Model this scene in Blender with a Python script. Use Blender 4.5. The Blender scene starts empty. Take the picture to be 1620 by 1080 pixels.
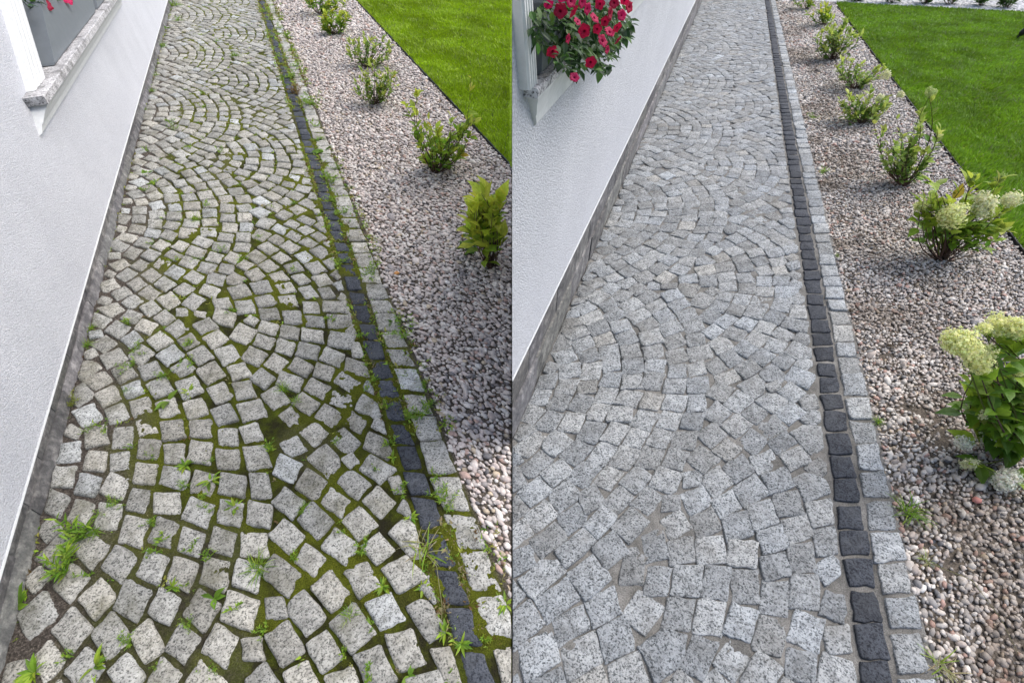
import bpy, math, random
import numpy as np
from mathutils import Vector

# ------------------------------------------------------------------ camera, sky, sun, exposure
SC = bpy.context.scene
COL = SC.collection
FPX = 737.0                      # focal length in photo pixels (photo 1620 x 1080)
YH = -208.0                      # horizon row, above the frame
PP = 540 - YH
FP = math.hypot(FPX, PP)
TH = math.atan2(PP, FPX)         # downward pitch
HH = 2.18
CAM_H = HH * FPX / FP            # eye height, about 1.53 m
cam_d = bpy.data.cameras.new('camera')
cam = bpy.data.objects.new('camera', cam_d)
COL.objects.link(cam)
cam_d.sensor_fit = 'HORIZONTAL'
cam_d.sensor_width = 36
cam_d.lens = 36 * FPX / 1620
cam_d.clip_start = 0.02
cam_d.clip_end = 2000
cam.location = (0, 0, CAM_H)
cam.rotation_euler = (math.pi / 2 - TH, 0, 0)
SC.camera = cam

SUN_EL, SUN_AZ = math.radians(53), math.radians(62)     # azimuth right of straight ahead
w = bpy.data.worlds.new('World')
SC.world = w
w.use_nodes = True
nt = w.node_tree
bg = nt.nodes['Background']
sky = nt.nodes.new('ShaderNodeTexSky')
sky.sky_type = 'NISHITA'
sky.sun_disc = False
sky.sun_elevation = SUN_EL
sky.sun_rotation = SUN_AZ
sky.dust_density = 3.0
sky.air_density = 0.7
sky.ozone_density = 1.0
nt.links.new(sky.outputs[0], bg.inputs[0])
bg.inputs[1].default_value = 0.15
sun_d = bpy.data.lights.new('sun', 'SUN')
sun_d.energy = 1.35
sun_d.angle = math.radians(55)
sun_d.color = (1.0, 0.985, 0.97)
sun = bpy.data.objects.new('sun', sun_d)
COL.objects.link(sun)
sun.rotation_euler = Vector((-math.cos(SUN_EL) * math.sin(SUN_AZ), -math.cos(SUN_EL) * math.cos(SUN_AZ), -math.sin(SUN_EL))).to_track_quat('-Z', 'Y').to_euler()
SC.view_settings.view_transform = 'Standard'
SC.view_settings.look = 'None'
SC.view_settings.gamma = 1.0
SC.view_settings.exposure = 0.93
SC.cycles.max_bounces = 6
SC.cycles.transparent_max_bounces = 4

random.seed(7)
RNG = np.random.default_rng(7)

# ------------------------------------------------------------------ measuring helpers
V_F = np.array([0, math.cos(TH), -math.sin(TH)])
V_U = np.array([0, math.sin(TH), math.cos(TH)])
V_R = np.array([1.0, 0, 0])
CAMP = np.array([0, 0, CAM_H])
VPX = {'L': (335.0, -243.0), 'R': (1186.0, -173.0)}     # where each path runs to
P0 = {'L': -0.5625, 'R': -0.95}                          # house base line in path metres
Q0 = {'L': 0.0, 'R': 0.56}
P_LAWN = 2.62
def ray(x, y):
    return (x - 810) / FPX * V_R + V_F - (y - 540) / FPX * V_U
def G(x, y, z=0.0):
    d = ray(x, y)
    return CAMP + d * ((z - CAM_H) / d[2])
def at_depth(x, y, Y):
    d = ray(x, y)
    return CAMP + d * (Y / d[1])
def proj(p):
    d = np.asarray(p) - CAMP
    k = d @ V_F
    return 810 + FPX * (d @ V_R) / k, 540 - FPX * (d @ V_U) / k
def pxm(p):
    """metres per photo pixel at a point"""
    return ((np.asarray(p) - CAMP) @ V_F) / FPX
def LW(side, p, q):
    """path coordinates (metres from the house wall, metres along) to the ground, arrays allowed"""
    p = np.asarray(p, float); q = np.asarray(q, float)
    v = HH * FP / (q + Q0[side])
    x = VPX[side][0] + (p + P0[side]) / HH * v
    vw = v + VPX[side][1] - YH
    X = HH * (x - 810) / vw
    Y = HH * FP / vw - CAM_H * math.tan(TH)
    return X, Y
def inv(side, px, py):
    v = py - VPX[side][1]
    q = HH * FP / v - Q0[side]
    return (px - VPX[side][0]) / v * HH - P0[side], q

# ------------------------------------------------------------------ mesh helpers
def link(o, parent=None):
    COL.objects.link(o)
    if parent is not None:
        o.parent = parent
    return o
def tag(o, label=None, cat=None, group=None, kind=None):
    if label: o['label'] = label
    if cat: o['category'] = cat
    if group: o['group'] = group
    if kind: o['kind'] = kind
    return o
def empty(name, loc=(0, 0, 0)):
    o = bpy.data.objects.new(name, None)
    o.empty_display_size = 0.1
    o.location = loc
    return link(o)
def set_tint(me, tint):
    a = me.attributes.new('tint', 'FLOAT_COLOR', 'POINT')
    t = np.ones((len(me.vertices), 4), np.float32)
    t[:, :3] = tint
    a.data.foreach_set('color', t.ravel())
def mesh_obj(name, verts, faces, mat, parent=None, tint=(1, 1, 1), smooth=True, origin=None):
    me = bpy.data.meshes.new(name)
    v = np.asarray(verts, float)
    if origin is not None:
        v = v - np.asarray(origin)
    me.from_pydata(v.tolist(), [], faces)
    me.materials.append(MAT[mat])
    set_tint(me, tint)
    me.polygons.foreach_set('use_smooth', [smooth] * len(me.polygons))
    me.update()
    o = bpy.data.objects.new(name, me)
    if origin is not None:
        o.location = origin
    return link(o, parent)
def bulk_obj(name, verts, faces, mat, parent=None, tint=None, smooth=True):
    me = bpy.data.meshes.new(name)
    verts = np.ascontiguousarray(verts, np.float32); faces = np.ascontiguousarray(faces, np.int32)
    n, k = faces.shape
    me.vertices.add(len(verts)); me.vertices.foreach_set('co', verts.ravel())
    me.loops.add(n * k); me.loops.foreach_set('vertex_index', faces.ravel())
    me.polygons.add(n)
    me.polygons.foreach_set('loop_start', np.arange(0, n * k, k, dtype=np.int32))
    me.polygons.foreach_set('use_smooth', np.full(n, smooth))
    me.update(calc_edges=True)
    me.materials.append(MAT[mat])
    set_tint(me, np.ones((len(verts), 3)) if tint is None else tint)
    return link(bpy.data.objects.new(name, me), parent)
class MB:
    """collects geometry with a colour per vertex"""
    def __init__(s): s.v = []; s.f = []; s.t = []
    def add(s, v, f, t=(1, 1, 1)):
        o = len(s.v)
        s.v += [tuple(map(float, x)) for x in v]
        s.f += [tuple(i + o for i in x) for x in f]
        s.t += [tuple(t)] * len(v)
    def build(s, name, mat, parent=None, smooth=True, origin=None):
        return mesh_obj(name, s.v, s.f, mat, parent, np.array(s.t) if s.t else (1, 1, 1), smooth, origin)
def nrm(v):
    v = np.asarray(v, float); return v / (np.linalg.norm(v) + 1e-12)
def noise2(x, y, seed=0):
    """smooth value noise, 0..1"""
    def hsh(i, j):
        n = (i * 374761393 + j * 668265263 + seed * 1442695041) & 0x7fffffff
        n = ((n ^ (n >> 13)) * 1274126177) & 0x7fffffff
        return ((n ^ (n >> 16)) & 0xffff) / 65535.0
    x = np.asarray(x, float); y = np.asarray(y, float)
    i = np.floor(x).astype(np.int64); j = np.floor(y).astype(np.int64)
    u = x - i; v = y - j
    u = u * u * (3 - 2 * u); v = v * v * (3 - 2 * v)
    return (hsh(i, j) * (1 - u) + hsh(i + 1, j) * u) * (1 - v) + (hsh(i, j + 1) * (1 - u) + hsh(i + 1, j + 1) * u) * v
def clip(poly, n, d):
    """keep the part of a convex polygon where n.p <= d"""
    out = []
    for i in range(len(poly)):
        a, b = poly[i], poly[(i + 1) % len(poly)]
        da = a[0] * n[0] + a[1] * n[1] - d; db = b[0] * n[0] + b[1] * n[1] - d
        if da <= 0: out.append(a)
        if (da < 0 < db) or (db < 0 < da):
            t = da / (da - db)
            out.append((a[0] + (b[0] - a[0]) * t, a[1] + (b[1] - a[1]) * t))
    return out
def area(poly):
    return 0.5 * abs(sum(poly[i][0] * poly[(i + 1) % len(poly)][1] - poly[(i + 1) % len(poly)][0] * poly[i][1] for i in range(len(poly))))

# ------------------------------------------------------------------ materials
MAT = {}
def mat(name, rough=0.8, spec=0.3):
    m = bpy.data.materials.new(name); m.use_nodes = True
    b = m.node_tree.nodes['Principled BSDF']
    b.inputs['Roughness'].default_value = rough
    b.inputs['Specular IOR Level'].default_value = spec
    MAT[name] = m
    return m, m.node_tree, b
def N(t, typ, **kw):
    n = t.nodes.new(typ)
    for k, v in kw.items(): setattr(n, k, v)
    return n
def tex(t, typ, scale, detail=2.0, rough=0.5, **kw):
    n = N(t, typ, **kw)
    n.inputs['Scale'].default_value = scale
    if 'Detail' in n.inputs: n.inputs['Detail'].default_value = detail
    if 'Roughness' in n.inputs: n.inputs['Roughness'].default_value = rough
    g = COORD.get(t)
    if g is None:
        g = N(t, 'ShaderNodeNewGeometry'); COORD[t] = g
    t.links.new(g.outputs['Position'], n.inputs['Vector'])
    return n
COORD = {}
def ramp(t, src, stops, interp='LINEAR'):
    r = N(t, 'ShaderNodeValToRGB'); r.color_ramp.interpolation = interp
    e = r.color_ramp.elements
    while len(e) < len(stops): e.new(0.5)
    for i, (p, c) in enumerate(stops):
        e[i].position = p
        e[i].color = (*c, 1) if len(c) == 3 else c
    t.links.new(src, r.inputs[0])
    return r.outputs[0]
def mix(t, a, b, fac, mode='MIX'):
    m = N(t, 'ShaderNodeMix', data_type='RGBA', blend_type=mode)
    for s, i in ((fac, 0), (a, 6), (b, 7)):
        if hasattr(s, 'links') or hasattr(s, 'is_linked'): t.links.new(s, m.inputs[i])
        elif i == 0: m.inputs[0].default_value = s
        else: m.inputs[i].default_value = (*s, 1)
    return m.outputs[2]
def tint_node(t):
    a = N(t, 'ShaderNodeAttribute'); a.attribute_name = 'tint'
    return a.outputs['Color']
def bump(t, b, src, strength, dist):
    n = N(t, 'ShaderNodeBump')
    n.inputs['Strength'].default_value = strength; n.inputs['Distance'].default_value = dist
    t.links.new(src, n.inputs['Height'])
    t.links.new(n.outputs[0], b.inputs['Normal'])
def g3(x): return (x, x, x)

def granite(name, dark, mid, light, white, stain, stain_amt, bscale=1.0):
    m, t, b = mat(name, 0.82, 0.25)
    vo = tex(t, 'ShaderNodeTexVoronoi', 200)
    sep = N(t, 'ShaderNodeSeparateColor'); t.links.new(vo.outputs['Color'], sep.inputs[0])
    n1 = tex(t, 'ShaderNodeTexNoise', 190, 3, 0.65)
    a = N(t, 'ShaderNodeMath', operation='MULTIPLY_ADD'); a.inputs[1].default_value = 0.34; a.inputs[2].default_value = -0.17
    t.links.new(sep.outputs[0], a.inputs[0])
    s = N(t, 'ShaderNodeMath', operation='ADD'); t.links.new(a.outputs[0], s.inputs[0]); t.links.new(n1.outputs[0], s.inputs[1])
    c = ramp(t, s.outputs[0], [(0.36, dark), (0.45, mid), (0.545, light), (0.64, white)])
    n2 = tex(t, 'ShaderNodeTexNoise', 9, 4, 0.6)
    f = ramp(t, n2.outputs[0], [(0.48, g3(0)), (0.7, g3(stain_amt))])
    c = mix(t, c, stain, f)
    n4 = tex(t, 'ShaderNodeTexNoise', 34, 5, 0.7)
    c = mix(t, c, ramp(t, n4.outputs[0], [(0.32, g3(0.62)), (0.5, g3(0.98)), (0.68, g3(1.2))]), 1.0, 'MULTIPLY')
    c = mix(t, c, tint_node(t), 1.0, 'MULTIPLY')
    t.links.new(c, b.inputs['Base Color'])
    n3 = tex(t, 'ShaderNodeTexNoise', 95, 5, 0.7)
    bump(t, b, n3.outputs[0], 0.75 * bscale, 0.006)
granite('granite_mossy', (0.066, 0.069, 0.064), (0.162, 0.163, 0.147), (0.262, 0.261, 0.233), (0.41, 0.407, 0.37), (0.105, 0.102, 0.06), 0.6)
granite('granite_clean', (0.045, 0.05, 0.051), (0.115, 0.124, 0.125), (0.20, 0.213, 0.213), (0.345, 0.36, 0.358), (0.15, 0.148, 0.135), 0.45, 1.4)
granite('basalt', (0.017, 0.018, 0.022), (0.03, 0.033, 0.039), (0.046, 0.05, 0.058), (0.095, 0.099, 0.106), (0.16, 0.16, 0.155), 0.42)
granite('sill_granite', (0.07, 0.07, 0.07), (0.22, 0.215, 0.215), (0.38, 0.375, 0.37), (0.56, 0.555, 0.55), (0.12, 0.118, 0.112), 0.8, 0.3)

def joint(name, stops, scale, bstr):
    m, t, b = mat(name, 0.95, 0.15)
    n1 = tex(t, 'ShaderNodeTexNoise', scale, 6, 0.62)
    moss = ramp(t, n1.outputs[0], stops)
    n2 = tex(t, 'ShaderNodeTexNoise', 260, 4, 0.7)
    fine = ramp(t, n2.outputs[0], [(0.25, g3(0.45)), (0.5, g3(1.0)), (0.75, g3(1.7))])
    c = mix(t, moss, fine, 1.0, 'MULTIPLY')
    return m, t, b, c, n2
m, t, b, c, n2 = joint('moss', [(0.32, (0.026, 0.023, 0.014)), (0.44, (0.036, 0.036, 0.011)), (0.52, (0.060, 0.070, 0.009)), (0.63, (0.085, 0.108, 0.010)), (0.75, (0.14, 0.175, 0.014))], 13, 1)
grit = ramp(t, tex(t, 'ShaderNodeTexNoise', 140, 4, 0.7).outputs[0], [(0.3, (0.035, 0.03, 0.025)), (0.5, (0.10, 0.085, 0.07)), (0.62, (0.20, 0.17, 0.14)), (0.75, (0.36, 0.33, 0.29))])
a = N(t, 'ShaderNodeAttribute'); a.attribute_name = 'tint'
sp = N(t, 'ShaderNodeSeparateColor'); t.links.new(a.outputs['Color'], sp.inputs[0])
green = ramp(t, n2.outputs[0], [(0.3, (0.035, 0.04, 0.005)), (0.5, (0.105, 0.122, 0.009)), (0.7, (0.215, 0.235, 0.018))])
c = mix(t, c, green, sp.outputs[1])
c = mix(t, c, grit, sp.outputs[0])
t.links.new(c, b.inputs['Base Color'])
bump(t, b, n2.outputs[0], 1.0, 0.013)
m, t, b, c, n2 = joint('joint_sand', [(0.3, (0.10, 0.097, 0.088)), (0.5, (0.165, 0.16, 0.145)), (0.7, (0.24, 0.232, 0.212))], 11, 1)
t.links.new(c, b.inputs['Base Color'])
bump(t, b, n2.outputs[0], 0.9, 0.004)

m, t, b = mat('plaster', 0.9, 0.15)
n1 = tex(t, 'ShaderNodeTexNoise', 185, 3, 0.65)
n2 = tex(t, 'ShaderNodeTexNoise', 3.0, 5, 0.65)
c = ramp(t, n2.outputs[0], [(0.3, (0.655, 0.67, 0.695)), (0.7, (0.725, 0.74, 0.765))])
c = mix(t, c, ramp(t, n1.outputs[0], [(0.34, g3(0.76)), (0.56, g3(1.02))]), 1.0, 'MULTIPLY')
t.links.new(c, b.inputs['Base Color'])
bump(t, b, n1.outputs[0], 1.0, 0.011)
m, t, b = mat('white_trim', 0.55, 0.3)
n1 = tex(t, 'ShaderNodeTexNoise', 40, 4, 0.6)
t.links.new(ramp(t, n1.outputs[0], [(0.3, (0.58, 0.595, 0.58)), (0.7, (0.68, 0.695, 0.68))]), b.inputs['Base Color'])
bump(t, b, n1.outputs[0], 0.3, 0.003)
m, t, b = mat('slate', 0.72, 0.3)
n1 = tex(t, 'ShaderNodeTexNoise', 17, 8, 0.74)
n2 = tex(t, 'ShaderNodeTexNoise', 70, 5, 0.7)
c = ramp(t, n1.outputs[0], [(0.3, (0.07, 0.071, 0.074)), (0.46, (0.13, 0.13, 0.13)), (0.56, (0.21, 0.208, 0.203)), (0.68, (0.38, 0.375, 0.36))])
c = mix(t, c, ramp(t, n2.outputs[0], [(0.35, g3(0.75)), (0.62, g3(1.12))]), 1.0, 'MULTIPLY')
c = mix(t, c, tint_node(t), 1.0, 'MULTIPLY')
t.links.new(c, b.inputs['Base Color'])
bump(t, b, n1.outputs[0], 1.0, 0.012)
def plain(name, col, rough=0.6, spec=0.3, var=0.12, scale=25):
    m, t, b = mat(name, rough, spec)
    n1 = tex(t, 'ShaderNodeTexNoise', scale, 4, 0.6)
    c = ramp(t, n1.outputs[0], [(0.3, tuple(x * (1 - var) for x in col)), (0.7, tuple(x * (1 + var) for x in col))])
    c = mix(t, c, tint_node(t), 1.0, 'MULTIPLY')
    t.links.new(c, b.inputs['Base Color'])
    return m, t, b
plain('planter_grey', (0.155, 0.175, 0.19), 0.45, 0.4, 0.05)
plain('black_plastic', (0.012, 0.012, 0.013), 0.5, 0.4, 0.1)
plain('dark_glass', (0.02, 0.023, 0.026), 0.08, 0.5, 0.05)
plain('lamp_glass', (0.75, 0.77, 0.78), 0.15, 0.5, 0.03)
plain('soil', (0.10, 0.085, 0.068), 0.95, 0.1, 0.75, 170)
plain('lawn_soil', (0.15, 0.235, 0.016), 0.95, 0.1, 0.4, 20)
plain('terrain', (0.08, 0.10, 0.04), 0.95, 0.1, 0.4, 3)
m, t, b = plain('pebble', (0.97, 0.97, 0.97), 0.62, 0.3, 0.16, 90)
bump(t, b, tex(t, 'ShaderNodeTexNoise', 160, 3, 0.6).outputs[0], 0.25, 0.003)
m, t, b = plain('bark', (0.085, 0.055, 0.038), 0.85, 0.2, 0.3, 60)
def leafy(name, trans, rough=0.5):
    m, t, b = mat(name, rough, 0.35)
    c = tint_node(t)
    n1 = tex(t, 'ShaderNodeTexNoise', 60, 3, 0.6)
    c = mix(t, c, ramp(t, n1.outputs[0], [(0.3, g3(0.82)), (0.7, g3(1.15))]), 1.0, 'MULTIPLY')
    t.links.new(c, b.inputs['Base Color'])
    tr = N(t, 'ShaderNodeBsdfTranslucent')
    t.links.new(c, tr.inputs['Color'])
    ms = N(t, 'ShaderNodeMixShader'); ms.inputs[0].default_value = trans
    t.links.new(b.outputs[0], ms.inputs[1]); t.links.new(tr.outputs[0], ms.inputs[2])
    t.links.new(ms.outputs[0], t.nodes['Material Output'].inputs['Surface'])
leafy('leaf', 0.42, 0.5)
leafy('grass', 0.30, 0.55)
leafy('petal', 0.4, 0.6)

# ------------------------------------------------------------------ terrain under everything
bulk_obj('ground', [(-600, -600, -0.16), (600, -600, -0.16), (600, 900, -0.16), (-600, 900, -0.16)], [(0, 1, 2, 3)], 'terrain').__setitem__('kind', 'structure')
SEAM = 0.0015
def inside(side, X):
    return X <= -SEAM if side == 'L' else X >= SEAM
def clampx(side, X):
    return np.minimum(X, -SEAM) if side == 'L' else np.maximum(X, SEAM)

def sheet(name, side, ps, qs, zfun, mat_, parent=None, tfun=None):
    """a strip of ground in path coordinates"""
    P, Q = np.meshgrid(ps, qs)
    X, Y = LW(side, P, Q)
    Z = zfun(P, Q) + 0 * P
    ok = inside(side, X)
    nq, np_ = P.shape
    idx = np.arange(P.size).reshape(P.shape)
    f = np.stack([idx[:-1, :-1], idx[:-1, 1:], idx[1:, 1:], idx[1:, :-1]], -1).reshape(-1, 4)
    keep = ok.ravel()[f].any(1)
    f = f[keep]
    used, invx = np.unique(f.ravel(), return_inverse=True)
    V = np.stack([clampx(side, X).ravel(), Y.ravel(), Z.ravel()], 1)[used]
    T = tfun(P, Q).reshape(-1, 3)[used] if tfun else None
    return bulk_obj(name, V, invx.reshape(-1, 4), mat_, parent, T)

# strip of rough ground behind the right house wall
bulk_obj('ground', [(.002, .9, -.03), (4.8, 13.2, -.03), (.002, 13.2, -.03)], [(0, 1, 2)], 'terrain').__setitem__('kind', 'structure')
# ------------------------------------------------------------------ the cobble layout (the same path, before and after)
P_COB0, P_COB1 = 0.006, 1.235
P_C1 = {'L': 1.216, 'R': 1.248}
P_DARK = {'L': (1.228, 1.306), 'R': (1.260, 1.350)}
P_EDGE = {'L': (1.319, 1.418), 'R': (1.364, 1.462)}
QMAX = 13.2
def layout():
    rnd = random.Random(11)
    cA = [(-0.36, 2.34 + 1.55 * k) for k in range(-1, 9)]
    cB = [(0.38, 3.115 + 1.55 * k) for k in range(-2, 9)]
    RA = 1.158
    def own(p, q):
        ia = min(range(len(cA)), key=lambda i: (p - cA[i][0]) ** 2 + (q - cA[i][1]) ** 2)
        if math.hypot(p - cA[ia][0], q - cA[ia][1]) < RA: return ('A', ia)
        ib = min(range(len(cB)), key=lambda i: (p - cB[i][0]) ** 2 + (q - cB[i][1]) ** 2)
        return ('B', ib)
    st = []
    pitch = 0.0995
    for fam, cs in (('A', cA), ('B', cB)):
        for i, (cp, cq) in enumerate(cs):
            k0 = 3 if fam == 'A' else 0
            for k in range(0, 11 if fam == 'A' else 14):
                r = (.41 + pitch * (k - 3)) if fam == 'A' else pitch * (k + 0.7)
                if r < 0.06: continue
                n = max(4, round(2 * math.pi * r / (pitch * 1.0)))
                ph = rnd.random()
                for j in range(n):
                    a = 2 * math.pi * (j + ph + rnd.uniform(-.2, .2)) / n
                    rr = r + rnd.uniform(-.013, .013) + .02 * math.sin(3.1 * a + i * 1.7 + k * .35)
                    p, q = cp + rr * math.cos(a), cq + rr * math.sin(a)
                    if not (P_COB0 + .025 < p < P_COB1 - .02 and 0.7 < q < QMAX): continue
                    if own(p, q) != (fam, i): continue
                    st.append([p, q, a + rnd.gauss(0, .11), rnd.uniform(.092, .128), rnd.uniform(.09, .114)])
    # thin out where two fans crowd each other, then let the rest share the room
    cell = {}
    keep = []
    for s in st:
        c = (int(s[0] / .1), int(s[1] / .1))
        near = [o for dx in (-1, 0, 1) for dy in (-1, 0, 1) for o in cell.get((c[0] + dx, c[1] + dy), [])]
        if any(math.hypot(s[0] - o[0], s[1] - o[1]) < .063 for o in near): continue
        keep.append(s); cell.setdefault(c, []).append(s)
    # fill holes with small stones
    for _ in range(24000):
        p, q = rnd.uniform(P_COB0 + .02, P_COB1 - .016), rnd.uniform(.8, QMAX)
        c = (int(p / .1), int(q / .1))
        near = [o for dx in (-1, 0, 1) for dy in (-1, 0, 1) for o in cell.get((c[0] + dx, c[1] + dy), [])]
        if all(math.hypot(p - o[0], q - o[1]) > (.066 if (p < .06 or p > P_COB1 - .05) else .077) for o in near):
            s = [p, q, rnd.uniform(0, 1.57), .066, .062]
            keep.append(s); cell.setdefault(c, []).append(s)
    for _ in range(4):
        P = np.array(keep)
        for i, s in enumerate(keep):
            d = P[:, :2] - P[i, :2]
            m_ = (np.abs(d[:, 0]) < .1) & (np.abs(d[:, 1]) < .1)
            m_[i] = False
            dd = d[m_]; L_ = np.hypot(dd[:, 0], dd[:, 1])
            push = (np.clip(.094 - L_, 0, None) / (L_ + 1e-6))[:, None] * dd
            mv = -0.28 * push.sum(0)
            s[0] = min(max(s[0] + mv[0], P_COB0 + .036), P_COB1 - .035); s[1] += mv[1]
    return keep
STONES = layout()
def stone_polys(side, gap, grow):
    c1 = P_C1[side]
    P = np.array(STONES)
    rnd = random.Random(5)
    out = []
    for i, (p, q, a, sw, sh) in enumerate(STONES):
        ca, sa = math.cos(a), math.sin(a)
        poly = []
        for (u, v) in ((-1, -1), (1, -1), (1, 1), (-1, 1)):
            u = u * sw * grow / 2 * rnd.uniform(.9, 1.1); v = v * sh * grow / 2 * rnd.uniform(.9, 1.1)
            poly.append((p + u * ca - v * sa, q + u * sa + v * ca))
        d = P[:, :2] - P[i, :2]
        nb = np.where((np.hypot(d[:, 0], d[:, 1]) < .17))[0]
        for j in nb:
            if j == i: continue
            dx, dy = d[j]; L_ = math.hypot(dx, dy)
            n = (dx / L_, dy / L_)
            lu, lv = n[0] * ca + n[1] * sa, -n[0] * sa + n[1] * ca
            big = max(abs(lu), abs(lv))
            slack = 0.0
            if big > .79:
                n = (math.copysign(ca, lu), math.copysign(1, lu) * sa) if abs(lu) > abs(lv) else (-math.copysign(1, lv) * sa, math.copysign(1, lv) * ca)
                if abs(lu) > abs(lv): n = (math.copysign(1, lu) * ca, math.copysign(1, lu) * sa)
                L_ *= big
            else: slack = .009 if grow < 1.1 else .004
            share = slack + 0.5 * L_ * (1 + 0.9 * ((sw + sh) - (P[j, 3] + P[j, 4])) / ((sw + sh) + (P[j, 3] + P[j, 4])))
            poly = clip(poly, n, p * n[0] + q * n[1] + share - gap / 2)
            if len(poly) < 3: break
        if len(poly) < 3: continue
        poly = clip(poly, (1, 0), c1); poly = clip(poly, (-1, 0), -P_COB0)
        if len(poly) >= 3:
            lo, hi = min(v[0] for v in poly), max(v[0] for v in poly)
            if p < .115 and lo > P_COB0 + .004 and rnd.random() < 2:      # stones cut to fit against the plinth
                k_ = (p - P_COB0 - .004) / (p - lo)
                if k_ < 2.7: poly = [((p + (v[0] - p) * k_) if v[0] < p else v[0], v[1]) for v in poly]
            if p > c1 - .10 and hi < c1 - .003 and rnd.random() < .93:
                k_ = (c1 - .003 - p) / (hi - p)
                if k_ < 2.0: poly = [((p + (v[0] - p) * k_) if v[0] > p else v[0], v[1]) for v in poly]
        if len(poly) >= 3 and area(poly) > .0013: out.append(poly)
    return out
def strip_polys(p0, p1, lmin, lmax, gap, seed):
    rnd = random.Random(seed)
    q = .7; out = []
    while q < QMAX:
        L_ = rnd.uniform(lmin, lmax)
        j = lambda s=.006: rnd.uniform(-s, s)
        out.append([(p0 + j(), q + j()), (p1 + j(), q + j(.008)), (p1 + j(), q + L_ + j(.008)), (p0 + j(), q + L_ + j())])
        q += L_ + gap + rnd.uniform(0, .006)
    return out
def outline(poly, rnd, step, rough):
    """resample a polygon's edge into short uneven runs and soften its corners"""
    pts = []
    n = len(poly)
    for i in range(n):
        a = np.array(poly[i]); b = np.array(poly[(i + 1) % n])
        L_ = np.linalg.norm(b - a)
        if L_ < .004: continue
        k = max(1, int(round(L_ / step)))
        nn = np.array([b[1] - a[1], a[0] - b[0]]) / L_
        c = min(.3, .0055 / L_)
        ts = [c] + [x / k for x in range(1, k)] + [1 - c] if k > 1 else [c, 1 - c]
        for t_ in ts:
            e = rnd.uniform(-rough, rough * .5)
            pts.append(a + (b - a) * t_ + nn * e)
    return pts
def stone_mesh(side, poly, rnd, tilt, zvar, round_, e1, step=.03, rough=.003, z0=0.0):
    """one sett: rough rounded top, bevel, sides; returns verts, faces in world space or None"""
    pts = outline(poly, rnd, step, rough)
    if len(pts) < 3: return None
    a = np.array(pts)
    X, Y = LW(side, a[:, 0], a[:, 1])
    wp = list(zip(X, Y))
    if not inside(side, X).all():
        wp = clip(wp, (1, 0), -SEAM) if side == 'L' else clip(wp, (-1, 0), -SEAM)
        if len(wp) < 3 or area(wp) < .0004: return None
    w_ = np.array(wp); n = len(w_)
    if np.sum(w_[:, 0] * np.roll(w_[:, 1], -1) - np.roll(w_[:, 0], -1) * w_[:, 1]) < 0: w_ = w_[::-1]
    c = w_.mean(0)
    tx, ty = rnd.gauss(0, tilt), rnd.gauss(0, tilt)
    zb = z0 + rnd.gauss(0, zvar)
    rel = w_ - c
    rad = np.linalg.norm(rel, axis=1)[:, None]
    R1 = c + rel * np.clip(1 - e1 / rad, .5, 1); R2 = c + rel * np.clip(1 - (e1 + round_) / rad, .3, 1)
    z1 = zb - round_ * .42 + np.array([rnd.uniform(-.0015, .0015) for _ in range(n)])
    z2 = zb + np.array([rnd.uniform(-.0014, .0014) for _ in range(n)])
    tl = lambda xy: (xy - c) @ np.array([tx, ty])
    V = [(*w_[k], zb - .011) for k in range(n)]
    V = [(w_[k][0], w_[k][1], zb - round_ * .9 - .004 + tl(w_)[k]) for k in range(n)]
    V += [(R1[k][0], R1[k][1], z1[k] + tl(R1)[k]) for k in range(n)]
    V += [(R2[k][0], R2[k][1], z2[k] + tl(R2)[k]) for k in range(n)]
    V += [(w_[k][0], w_[k][1], -.075) for k in range(n)]
    V += [(c[0], c[1], zb + .0012)]
    F = []
    for k in range(n):
        l = (k + 1) % n
        F.append((k, l, n + l, n + k)); F.append((n + k, n + l, 2 * n + l, 2 * n + k))
        F.append((2 * n + k, 2 * n + l, 4 * n)); F.append((3 * n + k, 3 * n + l, l, k))
    return V, F, c
def grain(side):
    r = random.random()
    if side == 'L':
        k = random.uniform(.76, 1.16); wv = random.uniform(-.01, .03)
        if r < .07: k *= 1.18; wv = -.04
        return (k * (1 + wv), k, k * (1 - wv * 1.6))
    k = random.uniform(.74, 1.14); wv = random.uniform(-.022, .015)
    if r < .03: k *= 1.25; wv = -.03
    if .06 < r < .13: wv += .035
    return (k * (1 + wv), k, k * (1 - wv * 1.4))

HOLE = inv('L', 425, 668)
def mossy(P, Q):
    m_ = .6 * noise2(P / .11, Q / .11, 33) + .4 * noise2(P / .035, Q / .035, 34)
    hole = np.clip((np.hypot(P - HOLE[0], Q - HOLE[1]) - .05) / .06, 0, 1)     # bare muddy spot where a stone is gone
    return np.clip((m_ - .37) * 3.2, 0, 1) * hole
def moss_z(P, Q):
    n = noise2(P / .045, Q / .045, 3) * .55 + noise2(P / .017, Q / .017, 4) * .45
    big = noise2(P / .23, Q / .23, 9)
    mm = mossy(P, Q)
    z = -.0165 + .0125 * n + .006 * (big - .4) + .0055 * mm * (.3 + n)
    wall = np.clip((.30 - P) / .2, 0, 1)
    z = z * (1 - wall) + (-.0125 + .008 * noise2(P / .03, Q / .03, 6)) * wall
    strip = np.exp(-((P - 1.222) / .022) ** 2) + np.exp(-((P - 1.312) / .02) ** 2)
    return z + .003 * np.clip(strip, 0, 1) + .0012 * RNG.standard_normal(P.shape)
def moss_t(P, Q):
    w_ = np.clip((.34 - P) / .2 + .8 * (noise2(P / .12, Q / .12, 21) - .5), 0, 1)
    far = np.clip((noise2(P / .3, Q / .4, 22) - .70) * 4, 0, .3)
    w_ = np.maximum(w_, far)
    w_ = np.maximum(w_, np.clip((P - 1.40) / .03, 0, 1))
    return np.stack([w_, mossy(P, Q), w_], -1)
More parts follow.
